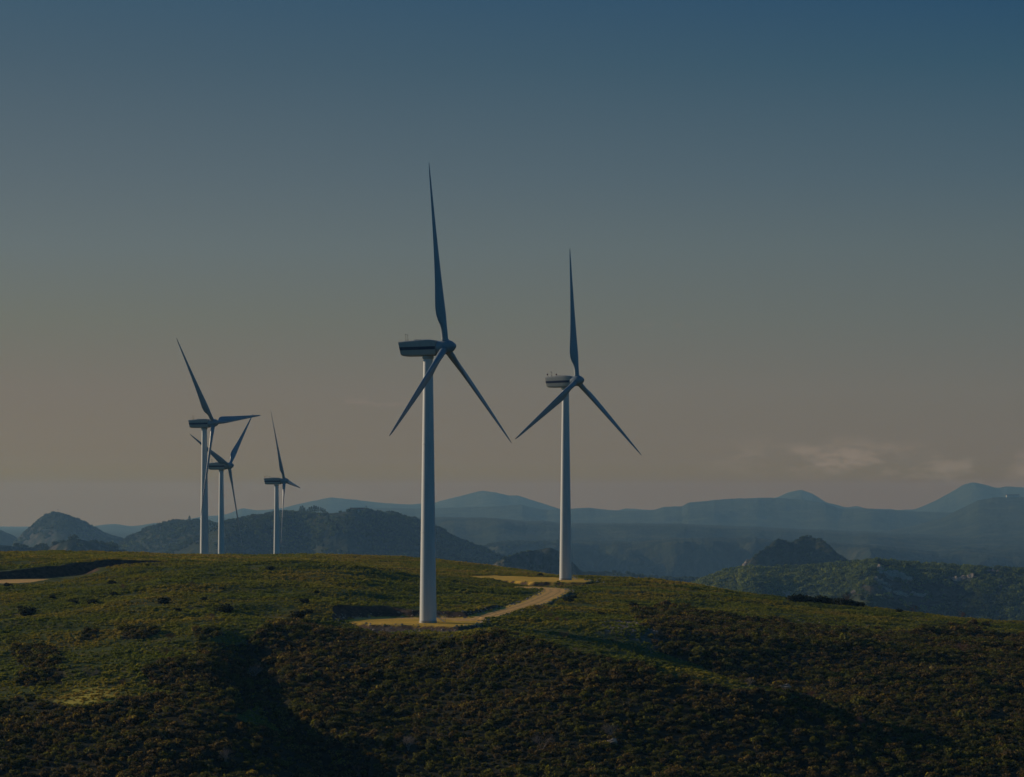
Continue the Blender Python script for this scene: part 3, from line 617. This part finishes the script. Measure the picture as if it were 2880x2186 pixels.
scatter('woodland', PT[:, :3]*FS, PT[:, 3]*FS, R.rand(len(PT))*6.28, PT[:, 4], R.randint(0, 4, len(PT)), WP, 'green woodland and scrub over the middle distance hills')
# rubble below the pad and in the hollow
def rock_mesh(rng, r, sub=2, flat=.7, jag=.28):
    bm = bmesh.new(); bmesh.ops.create_icosphere(bm, subdivisions=sub, radius=r)
    o1, o2 = rng.uniform(0, 99), rng.uniform(0, 99)
    co = np.array([v.co for v in bm.verts])/r; nn_ = fbm(co[:, 0]*1.3+o1, co[:, 1]*1.3+co[:, 2]*1.7+o2, 1.0, 3)
    for v, n in zip(bm.verts, nn_):
        v.co *= 1+jag*float(n)*2
        v.co.z *= flat
    V = [tuple(v.co) for v in bm.verts]; Fc = [tuple(v.index for v in f.verts) for f in bm.faces]; bm.free(); return V, Fc
SP = [proto('stone_source', *rock_mesh(rng, 1, 1), M_ROCK) for _ in range(3)]
X, Y, Z = near_points(120000, 400, 600); px, py = rows(X, Y, Z)
ded = np.minimum(poly_dist(X, Y, PAD1), seg_dist(X, Y, ROAD1)[0]-2.8)
k = (zone(px, py, RUBBLE) & (R.rand(len(X)) < .5)) | ((ded > -.8) & (ded < 1.5) & (R.rand(len(X)) < .5))
X, Y, Z = X[k], Y[k], Z[k]
scatter('rubble', np.c_[X, Y, Z], .08+.22*R.rand(len(X))**3, R.rand(len(X))*6.28, R.rand(len(X)), R.randint(0, 3, len(X)), SP, 'loose stones strewn on the bank and in the hollow')
print("COUNTS", NH, NG, len(PT), len(X))

# ------------------------------------------------------------------ wind turbines
HUB = 44.0
def make_tower(t, extra):
    n = 48; rings = []
    for z in np.linspace(0.35, 42.45, 26):
        f = z/42.45; r = 1.36*(1-f)+.76*f
        rings.append([(r*math.cos(2*math.pi*k/n), r*math.sin(2*math.pi*k/n), z) for k in range(n)])
    sharpen(MB().loft(rings).build('tower', M_TOWER, t, True), 50)
    b = MB(); b.loft([[(r*math.cos(2*math.pi*k/n), r*math.sin(2*math.pi*k/n), z) for k in range(n)] for r, z in ((1.44, -.25), (1.44, .33), (1.38, .36))])
    sharpen(b.build('base_ring', M_STEEL, t, True))
    for zz in (14.5, 28.6):                       # flanges between the tower sections
        f = zz/42.45; r = 1.36*(1-f)+.76*f+.035
        sharpen(MB().loft([[(r*math.cos(2*math.pi*k/n), r*math.sin(2*math.pi*k/n), zz+d) for k in range(n)] for d in (-.06, .06)]).build('flange', M_TOWER, t, True))
    # yaw bearing under the nacelle
    sharpen(MB().loft([[(r*math.cos(2*math.pi*k/n), r*math.sin(2*math.pi*k/n), z) for k in range(n)] for r, z in ((.80, 42.2), (.92, 42.3), (.92, 42.62))]).build('yaw_collar', M_NAC, t, True))
    return t
def door_and_steps(t, ang):
    e = MB(); n = 10; r = 1.375
    ring = lambda rr: [(rr*math.cos(ang+a), rr*math.sin(ang+a)) for a in np.linspace(-.3, .3, n)]
    o1, i1 = ring(r+.03), ring(r-.03)
    V = [(x, y, z) for z in (1.0, 3.1) for (x, y) in o1+i1[::-1]]
    m = 2*n; Fc = [tuple(range(m-1, -1, -1)), tuple(range(m, 2*m))]+[(j, (j+1) % m, (j+1) % m+m, j+m) for j in range(m)]
    e.add(V, Fc); d = e.build('door', M_STEEL, t)
    s = MB(); c, sn = math.cos(ang), math.sin(ang)
    def w(a, b, z): return (c*a-sn*b, sn*a+c*b, z)
    for k in range(5):
        a0 = 1.5+.25*k; z0 = .95-.19*k
        s.add([w(a0, -.45, z0), w(a0+.25, -.45, z0), w(a0+.25, .45, z0), w(a0, .45, z0), w(a0, -.45, z0+.05), w(a0+.25, -.45, z0+.05), w(a0+.25, .45, z0+.05), w(a0, .45, z0+.05)], [(0,3,2,1),(4,5,6,7),(0,1,5,4),(1,2,6,5),(2,3,7,6),(3,0,4,7)])
    for sd in (-.45, .45):
        s.tube(w(1.5, sd, .95), w(2.75, sd, 0), .03); s.tube(w(1.5, sd, 1.95), w(2.75, sd, 1.0), .025); s.tube(w(1.5, sd, .95), w(1.5, sd, 1.95), .025); s.tube(w(2.75, sd, 0), w(2.75, sd, 1.0), .025)
    s.build('stairs', M_STEEL, t)
def nacelle_rings():
    # (x, half width, bottom z, top z) relative to the hub height; tail is slanted, belly flat, roof humped towards the rotor
    prof = [(-4.85,1.0,-1.12,.93), (-4.8,1.08,-1.2,1.0), (-4.55,1.1,-1.28,1.02), (-4.25,1.12,-1.33,1.04), (-3.4,1.13,-1.37,1.09), (-2.0,1.14,-1.37,1.17), (-.3,1.14,-1.36,1.28), (.5,1.12,-1.34,1.26), (1.2,1.05,-1.3,1.16), (1.62,1.0,-1.22,1.05), (1.7,.9,-1.1,.95)]
    R_ = []
    for (x, w, zb, zt) in prof:
        ring = []; h = (zt-zb)/2; cz = (zt+zb)/2
        for k in range(28):
            a = 2*math.pi*k/28; ca, sa = math.cos(a), math.sin(a)
            e = .24; yy = math.copysign(abs(ca)**e, ca)*w; zz = math.copysign(abs(sa)**e, sa)*h
            ring.append((x+np.interp(x, [-4.85, -3.4], [.24, 0])*(zt-cz-zz), yy, HUB+cz+zz))
        R_.append(ring)
    return R_, prof
def make_nacelle(t, beacons):
    R_, prof = nacelle_rings(); n = sharpen(MB().loft(R_).build('nacelle', M_NAC, t, True), 40)
    s = MB()
    for sd in (1, -1):                            # the navy band along each flank
        V, Fc = [], []
        xs = [-4.76, -4.55, -4.25, -3.6, -2, -.3, .5, 1.2, 1.6]
        for x in xs:
            w = np.interp(x, [p[0] for p in prof], [p[1] for p in prof])*1.001+.02
            tail = .0 if x > -4.7 else .0
            for zz in (-.36, .14): V.append((x+np.interp(x, [-4.85, -3.4], [.24, 0])*(1-zz), sd*w, HUB+zz+.01*x))
            for zz in (.14, -.36): V.append((x+np.interp(x, [-4.85, -3.4], [.24, 0])*(1-zz), sd*(w-.05), HUB+zz+.01*x))
        for i in range(len(xs)-1):
            for j in range(4): Fc.append((i*4+j, i*4+(j+1) % 4, i*4+4+(j+1) % 4, i*4+4+j))
        Fc += [(0,1,2,3), tuple(len(V)-4+j for j in (3,2,1,0))]
        s.add(V, Fc)
    st = s.build('stripe', M_STRIPE, n); sharpen(st)
    # roof hatch and rail
    MB().box(-2.2, -.9, -.45, .45, HUB+1.15, HUB+1.3).build('roof_hatch', M_NAC, n)
    for (x, y, h) in ((-4.0, .35, 1.25), (-3.35, -.35, 1.1)):
        a = MB(); a.tube((x, y, HUB+1.0), (x, y, HUB+1.35), .05); a.tube((x, y, HUB+1.35), (x-.06, y, HUB+1.0+h), .025); a.tube((x-.06-.14, y, HUB+1.0+h), (x-.06+.14, y, HUB+1.0+h), .03)
        a.build('antenna', M_DARK, n)
    if beacons:
        for (x, y, dx) in ((-4.05, -.5, -.42), (-3.15, .45, .42)):
            a = MB(); a.tube((x, y, HUB+1.0), (x+dx*.6, y, HUB+1.15), .03); a.tube((x+dx*.6, y, HUB+1.15), (x+dx, y, HUB+1.45), .03)
            l = a.build('lamp_arm', M_DARK, n)
            MB().loft([[(x+dx+r*math.cos(q), y+r*math.sin(q), HUB+z) for q in np.linspace(0, 5.5, 8)] for r, z in ((.1, 1.42), (.17, 1.5), (.17, 1.7), (.08, 1.78))]).build('beacon', M_LAMP, l)
    return n
def blade_mesh(L=29.6):
    """blade along +Z from the hub axis; chord towards +Y is the leading edge, +X upwind"""
    stn = [ # radius, chord, thickness ratio, twist deg, chord centre offset towards trailing edge
     (.75,1.12,1.0,0,0), (2.0,1.12,1.0,0,0), (2.9,1.12,.98,18,.02), (3.6,1.3,.78,20,.10), (4.3,1.75,.52,20,.30), (5.2,2.12,.40,19,.46), (6.4,2.25,.32,17,.52), (8,2.12,.27,14.5,.48),
     (10.5,1.84,.24,11,.40), (13.5,1.55,.22,8,.33), (17,1.25,.2,5.5,.26), (20.5,.98,.18,3.5,.2), (24,.72,.17,2,.14), (26.8,.52,.16,1,.1), (28.5,.36,.15,.5,.06), (29.4,.2,.15,0,.02), (L+.15,.06,.2,0,-.02)]
    st = []
    for a, b in zip(stn[:-1], stn[1:]):
        for k in range(3): st.append([a[i]+(b[i]-a[i])*k/3 for i in range(5)])
    st.append(list(stn[-1])); rings = []
    for (r, c, th, tw, off) in st:
        ring = []; m = 24; tw = math.radians(tw+3)
        rd = np.clip((th-.4)/.6, 0, 1)
        for k in range(m):
            a = 2*math.pi*k/m; s = (1+math.cos(a))/2                          # s=1 leading edge, 0 trailing edge
            xc = 1-s; yt = 5*th*(.2969*math.sqrt(xc)-.126*xc-.3516*xc**2+.2843*xc**3-.1015*xc**4)
            foil = math.copysign(yt, math.sin(a))*c if abs(math.sin(a)) > 1e-6 else 0
            circ = math.sin(a)*.5*c*min(th, 1)
            tx = foil*(1-rd)+circ*rd; ty = (s-.5)*c-off*.9
            ring.append((-tx*math.cos(tw)*-1*-1+ty*math.sin(tw), ty*math.cos(tw)+tx*math.sin(tw), r))
        rings.append(ring)
    return rings
BL = blade_mesh()
def make_rotor(t, az):
    tilt = math.radians(5.5)
    RM = Matrix.Translation((3.0, 0, HUB+.03)) @ Matrix.Rotation(-tilt, 4, 'Y')
    prof = [(-1.25,.98), (-1.2,1.06), (-.6,1.14), (0,1.15), (.5,1.1), (.9,.98), (1.25,.78), (1.55,.52), (1.75,.3), (1.86,.08)]
    n = 32; rings = [[tuple(RM @ Vector((x, r*math.cos(2*math.pi*k/n), r*math.sin(2*math.pi*k/n)))) for k in range(n)] for x, r in prof]
    sp = sharpen(MB().loft(rings).build('hub', M_BLADE, t, True), 45)
    for i in range(3):
        a = az+i*2*math.pi/3
        # seen from upwind the rotor turns clockwise; 'right' of that viewer is local +Y
        B = RM @ Matrix.Rotation(-a, 4, 'X')
        rr = [[tuple(B @ Vector(v)) for v in ring] for ring in BL]
        sharpen(MB().loft(rr).build('blade', M_BLADE, t, True), 60)
        m = 28
        cf = [[tuple(B @ Vector((q*math.cos(2*math.pi*k/m), q*math.sin(2*math.pi*k/m), z))) for k in range(m)] for q, z in ((.66, .8), (.66, 1.22), (.6, 1.25))]
        sharpen(MB().loft(cf).build('blade_collar', M_BLADE, sp, True))
    return sp
def turbine(px, base_z, Y, psi, az, label, beacons=False, door=None):
    t = empty('wind_turbine', ((px-CX)/F*Y, Y, base_z), -math.radians(psi))
    tag(t, label, 'wind turbine', 'wind turbines on the hill')
    make_tower(t, 0); door_and_steps(t, math.radians(door if door is not None else 15)); make_nacelle(t, beacons); make_rotor(t, math.radians(az)); return t
turbine(1204, Z1, 455, 21.0, 0, 'nearest and tallest wind turbine, standing on the ochre pad at the road end', door=40)
turbine(1590.5, Z2, 630, 33.8, 3, 'second tallest wind turbine, on the farther pad behind the road bend, with red roof lamps', True, door=62)
turbine(574.7, -19.2, 829, 23.2, -36, 'tallest wind turbine of the left cluster, one blade pointing right')
turbine(622.5, -29.2, 992, 20.6, 50.5, 'wind turbine partly hidden behind the taller one in the left cluster')
turbine(777.8, -33.5, 1091, 7.4, -25, 'smallest wind turbine with its rotor almost edge on, before the wooded hill', True)

# ------------------------------------------------------------------ single plants and stones
def bare_tree(loc, h, label, seed, mat=M_BARK, w=1.0, cat='bare shrub', name='bare_shrub'):
    rg = random.Random(seed); t = empty(name, loc, rg.uniform(0, 6)); tag(t, label, cat, 'leafless shrubs on the near slopes')
    tr = MB(); tw = MB()
    def grow(p, d, l, r, lev):
        q = p+d*l; (tr if lev < 2 else tw).tube(p, q, r, r*.65, 4)
        if lev >= 5: return
        for k in range(3 if lev < 4 else 2):
            nd = (d+Vector((rg.gauss(0, .55*w), rg.gauss(0, .55*w), rg.gauss(.12, .3)))).normalized()
            grow(q, nd, l*rg.uniform(.6, .88), r*.62, lev+1)
    for k in range(3):
        d = Vector((rg.gauss(0, .35*w), rg.gauss(0, .35*w), 1)).normalized(); grow(Vector((0, 0, -.1)), d, h*.28, h*.022, 0)
    tr.build('stem', mat, t); tw.build('twigs', mat, t); return t
M_RUSS = flat_mat('russet_twigs', (.20, .10, .065), .9, .1)
M_GREYT = flat_mat('grey_twigs', (.26, .21, .17), .9, .1)
def place(x, y, dy=0):
    v = near_hit(x, y); return v
bare = [ # column, row of foot, height m, material, label
 (2388,1704,3.0,M_BARK,'largest leafless tree, round crowned, on the right skyline beside the dark thicket'),
 (2569,1722,1.9,M_RUSS,'russet leafless shrub on the right skyline, middle of three'),
 (2704,1738,1.7,M_RUSS,'small russet leafless shrub on the skyline nearest the right edge'),
 (1524,1722,2.0,M_RUSS,'russet bare shrub just below the road bend, largest of that slope'),
 (1543,1742,1.5,M_RUSS,'pale russet bare shrub below the road, second down from the bend'),
 (1568,1750,1.2,M_RUSS,'small bare shrub in the shaded hollow, third from the road bend'),
 (1590,1750,1.0,M_RUSS,'smallest bare shrub low in the hollow, fourth from the road bend'),
 (1585,1796,1.6,M_RUSS,'bare reddish shrub on the lit strip at the foot of the hollow'),
 (1698,1802,1.9,M_GREYT,'pale grey bare shrub in the middle of the shaded hollow'),
 (1735,1812,1.5,M_RUSS,'reddish bare shrub right of the pale grey one in the hollow'),
 (1832,1838,1.8,M_GREYT,'straw coloured bare shrub at the lower right end of the hollow'),
 (1288,1712,1.1,M_RUSS,'tiny rusty shrub right of the nearest turbine tower, above the bank'),
 (1356,1712,.9,M_RUSS,'tiny rusty shrub on the green slope above the road start'),
 (1524,2112,2.5,M_GREYT,'tall grey bare tree in the heath at the bottom middle'),
 (1724,2080,2.4,M_GREYT,'bushy bare tree rising over the pale boulder in the heath'),
 (1149,2112,2.2,M_GREYT,'thin grey bare tree in the heath left of bottom middle'),
 (1008,2184,1.7,M_RUSS,'russet bare shrub at the bottom edge near the gully mouth'),
 (475,1812,2.0,M_RUSS,'slender reddish bare shrub in the middle of the left slope'),
 (464,1848,1.6,M_RUSS,'reddish bare shrub just below the slender one on the left slope'),
 (254,1906,2.0,M_GREYT,'grey bare shrub above the yellow grass patch'),
 (347,1936,1.6,M_RUSS,'bare shrub at the right end of the yellow grass patch'),
 (347,1660,1.5,M_RUSS,'round brown bare shrub high on the grassy dome, leftmost up there'),
 (538,1652,1.4,M_RUSS,'faint brown bare shrub high in the centre of the grassy dome'),
 (716,1912,2.4,M_GREYT,'pale bare tree at the edge of the gully'),
 (634,2146,2.0,M_GREYT,'bare tree in the dark heath left of the gully, near the bottom'),
 (590,1745,1.4,M_RUSS,'brown bare shrub on the dome below the long shadow'),
 (2107,1932,1.5,M_GREYT,'pale bare shrub on the spur crest left of the jutting rock'),
 (2289,1975,2.0,M_RUSS,'wide russet bare shrub below the jutting rock'),
 (2415,2048,1.8,M_RUSS,'russet bare shrub in the heath, lower right'),
 (2710,1838,2.0,M_RUSS,'russet bare shrub in the heath near the right edge'),
]
for i, (x, y, h, m, lb) in enumerate(bare): bare_tree(place(x, y), h, lb, 100+i, m, 1.1)

def bush(loc, r, h, label, seed, name='dark_bush', group='single dark bushes on the grassy hill', mat=M_DARKBUSH, cat='bush'):
    rg = random.Random(seed); t = empty(name, loc, rg.uniform(0, 6)); tag(t, label, cat, group)
    V, Fc = leaf_cloud(rg, int(260), r, h, .13*max(r, .7), lumps=7); mesh_obj('foliage', V, Fc, mat, t, False)
    s = MB()
    for k in range(3): a = rg.uniform(0, 6.28); s.tube((0, 0, -.2), (math.cos(a)*r*.3, math.sin(a)*r*.3, h*.6), .05, .02, 5)
    s.build('stem', M_BARK, t); return t
bushes = [
 (315,1645,1.1,'dark low bush, upper left of the grassy dome'), (460,1700,1.6,'dark bush with a long shadow at the middle of the dome'), (260,1698,1.1,'round dark bush left of centre on the dome slope'),
 (208,1698,1.0,'dark bush just left of the round one on the left slope'), (148,1684,.8,'thin dark bush at the left end of the dome shadow line'), (629,1722,1.7,'wide dark bush with a shadow pointing right on the dome'),
 (760,1603,1.0,'brownish bush near the top of the dome left of the saddle'), (855,1696,1.0,'dark bush on the dome right of the wide shadowed one'), (892,1668,.6,'small black bush high on the right flank of the dome'),
 (56,1712,.7,'small dark bush near the left edge'), (76,1732,1.9,'large dark bush cluster near the left edge, casting a shadow'), (573,1688,.6,'small dark bush above the wide one on the dome'),
 (625,1660,.6,'tiny dark bush in the upper middle of the dome'), (838,1742,1.8,'dark bush at the upper corner of the central heath'), (320,1675,.9,'dark bush below the upper left one on the dome'),
 (20,1650,1.0,'dark bush below the left end of the dirt road'), (500,1720,.8,'dark small bush between two larger ones in the dome middle'), (870,1725,.9,'small bush beside the heath corner, below the dome'),
 (1615,1683,.8,'dark bush right of the road bend'), (1597,1693,1.2,'larger dark bush just below the road bend, right side'), (2529,1722,.9,'dark round bush on the right skyline between bare shrubs'),
 (1520,1621,.9,'dark cone shaped bush on the skyline left of the second turbine'), (1785,1708,1.2,'dark bush in the lit grass above the hollow'), (1690,1730,.8,'small dark bush at the head of the hollow'),
 (310,1550,.5,'tiny dark bush on the far left skyline'), (1730,1629,.6,'tiny dark bush on the skyline right of the second turbine'),
]
for i, (x, y, r, lb) in enumerate(bushes): bush(place(x, y), r, r*.85, lb, 300+i)
# thicket along the right skyline
for i, x in enumerate(np.linspace(2228, 2420, 15)):
    r = 1.1+.7*random.Random(i).random(); y = np.interp(x, [2223, 2343, 2410], [1691, 1699, 1708])
    where = ['left end', 'left part', 'middle', 'right part', 'right end'][min(i//3, 4)]
    v = place(x, y); pos = ['its left', 'its middle', 'its right'][i % 3]
    bush(v, r, r*1.0, f'dark shrub in the {where} of the skyline thicket, at {pos}', 500+i, name='thicket_shrub', group='dark thicket on the right skyline', cat='shrub')

def rock(loc, r, label, seed, mat=M_PALE, name='boulder', group=None, flat=.7, sub=3, jag=.28, sx=1.0, cat='boulder'):
    V, Fc = rock_mesh(random.Random(seed), r, sub, flat, jag); V = [(a*sx, b, c) for a, b, c in V]
    o = mesh_obj(name, V, Fc, mat, None, False); o.location = loc; tag(o, label, cat, group); return o
for i, (x, y, r, lb) in enumerate([(1647,1632,.28,'white boulder nearest the second turbine steps, on the grass'), (1659,1633,.26,'white boulder second from the second turbine'), (1678,1633,.28,'white boulder in the cluster at right, left one'),
      (1686,1631,.34,'largest white boulder of the cluster right of the second turbine'), (1680,1638,.3,'white boulder at the front of the right cluster'), (1698,1640,.22,'small white boulder farthest right of the second turbine')]):
    v = place(x, y); v.z += r*.3; rock(v, r, lb, 700+i, M_PALE, group='white boulders right of the second turbine')
v = place(2206, 1942); v.z += .4; rock(v, .6, 'grey jutting rock on the spur crest above the dark heath', 720, M_ROCK, sx=1.5, jag=.4)
v = place(1724, 2094); v.z += .35; rock(v, .5, 'pale tan boulder in the heath under a bare tree', 721, M_ROCK, sx=1.2)

# granite outcrops on the hill at the right, and small masts, trees and houses on the hilltops
for i, (x, y, w, h, lb) in enumerate(OUTS):
    v = far_hit(x, y, 1160, 2400)*FS; w *= FS; h *= FS; rg = random.Random(800+i); t = empty('rock_outcrop', v); tag(t, lb, 'rock outcrop', 'granite outcrops on the right hill')
    n = 7+int(w/2)
    for k in range(n):
        rr = rg.uniform(.25, .6)*h*.6; V, Fc = rock_mesh(rg, rr, 2, rg.uniform(.6, 1), .35)
        ox, oy = rg.uniform(-.5, .5)*w, rg.uniform(-.3, .3)*w; z = FS*float(far_z(np.array([v.x+ox])/FS, np.array([v.y+oy])/FS)[0])-v.z
        ob = mesh_obj('rock', V, Fc, M_ROCK, t, False); ob.location = (ox, oy, z+rr*.3)

def pine(loc, h, label, seed, name='pine_tree', group='pines on the wooded hilltop'):
    rg = random.Random(seed); t = empty(name, loc, rg.uniform(0, 6)); tag(t, label, 'tree', group)
    V, Fc = [], []
    for k in range(220):
        f = rg.random(); r = h*(.30*(1-f)**.7+.03); a = rg.uniform(0, 6.28); q = r*math.sqrt(rg.random()); z = h*(.28+.74*f); s = h*.06*rg.uniform(.6, 1.3)
        c = Vector((q*math.cos(a), q*math.sin(a), z)); d1_ = Vector((rg.gauss(0, 1), rg.gauss(0, 1), rg.gauss(0, .4))).normalized(); d2_ = d1_.orthogonal().normalized(); b = len(V)
        V += [tuple(c-d1_*s), tuple(c+d2_*s*.7), tuple(c+d1_*s), tuple(c-d2_*s*.7)]; Fc.append((b, b+1, b+2, b+3))
    mesh_obj('crown', V, Fc, M_WOOD, t, False)
    MB().tube((0, 0, -.5), (0, 0, h*.6), h*.025, h*.012, 6).build('trunk', M_BARK, t); return t
lab = ['leftmost', 'second from the left', 'third from the left', 'fourth from the left', 'fifth from the left', 'middle', 'sixth from the right', 'fifth from the right', 'fourth from the right', 'third from the right', 'second from the right', 'rightmost']
for i, x in enumerate(np.linspace(845, 915, 12)):
    u = (x-CX)/F; Ys = np.arange(2300, 2750, 2.); zz = far_z(u*Ys, Ys); k = int(np.argmax(zz/Ys)); v = Vector((u*Ys[k], Ys[k]-2*(i % 3), zz[k]))*FS
    pine(v, [10, 11.5, 9, 7, 10, 11, 12, 11.5, 10, 9, 8, 7][i], f'{lab[i]} pine of the dark clump on the wooded hilltop', 900+i)
def crest_at(x, y0, y1):
    u = (x-CX)/F; Ys = np.arange(y0, y1, 2.); zz = far_z(u*Ys, Ys); k = int(np.argmax(zz/Ys)); return Vector((u*Ys[k], Ys[k], zz[k]))*FS
pine(crest_at(533, 2700, 3300), 9, 'lone small tree on the ridge left of the turbine cluster', 930, 'lone_tree', None)
pine(crest_at(1560, 2000, 2300), 6, 'lone tree on the low ridge behind the second turbine', 931, 'lone_tree', None)
# masts and houses
def mast(v, h, lb):
    t = empty('radio_mast', v); tag(t, lb, 'mast'); m = MB(); m.tube((0, 0, -1), (0, 0, h), .35, .15, 5); m.build('pole', M_DARK, t); a = MB(); a.box(-1.2, 1.2, -.15, .15, h*.75, h*.82); a.build('crossbar', M_DARK, t)
mast(crest_at(163, 3200, 3700), 12, 'tiny mast on top of the cone shaped hill at the far left')
mast(crest_at(1030, 2300, 2750), 9, 'tiny mast on the summit of the wooded hill')
M_WALL = flat_mat('lime_wall', (.55, .52, .46), .9, .1); M_ROOF = flat_mat('clay_roof', (.22, .11, .07), .9, .1)
def house(v, w, d, h, lb, rz=0):
    t = empty('hilltop_house', v, rz); tag(t, lb, 'house', 'small houses on the hilltops'); MB().box(-w/2, w/2, -d/2, d/2, -2, h).build('wall', M_WALL, t)
    r = MB(); e = .5; r.add([(-w/2-e,-d/2-e,h), (w/2+e,-d/2-e,h), (w/2+e,d/2+e,h), (-w/2-e,d/2+e,h), (-w/2-e,0,h+d*.3), (w/2+e,0,h+d*.3)], [(0,1,5,4), (2,3,4,5), (1,2,5), (3,0,4), (3,2,1,0)]); r.build('roof', M_ROOF, t)
    for s in (-.25, .25): MB().box(w*s-.7, w*s+.7, -d/2-.05, -d/2+.1, h*.4, h*.8).build('window', M_DARK, t)
house(crest_at(998, 2300, 2750), 14, 9, 3.6, 'small low house on the top of the wooded hill, left one')
house(crest_at(1016, 2300, 2750), 10, 8, 3.2, 'small low house on the top of the wooded hill, right one')
house(crest_at(2838, 5200, 6200), 18, 12, 6, 'tiny white house on top of the flat mountain at the right, left one')
house(crest_at(2856, 5200, 6200), 26, 12, 6, 'tiny white house on top of the flat mountain at the right, right one')

# ------------------------------------------------------------------ haze
M_HAZE = bpy.data.materials.new('haze_air'); M_HAZE.use_nodes = True; nt = M_HAZE.node_tree; nt.nodes.clear()
ho = nt.nodes.new('ShaderNodeOutputMaterial'); hv = nt.nodes.new('ShaderNodeVolumePrincipled')
hv.inputs['Density'].default_value = 1e-4; hv.inputs['Color'].default_value = (.18, .365, .64, 1); hv.inputs['Absorption Color'].default_value = (1, 1, .48, 1); hv.inputs['Anisotropy'].default_value = 0.2
nt.links.new(hv.outputs[0], ho.inputs['Volume'])
hz_ = MB().box(-9600, 9600, -1000, 15500, -242, 132).build('haze', M_HAZE); tag(hz_, kind='stuff')
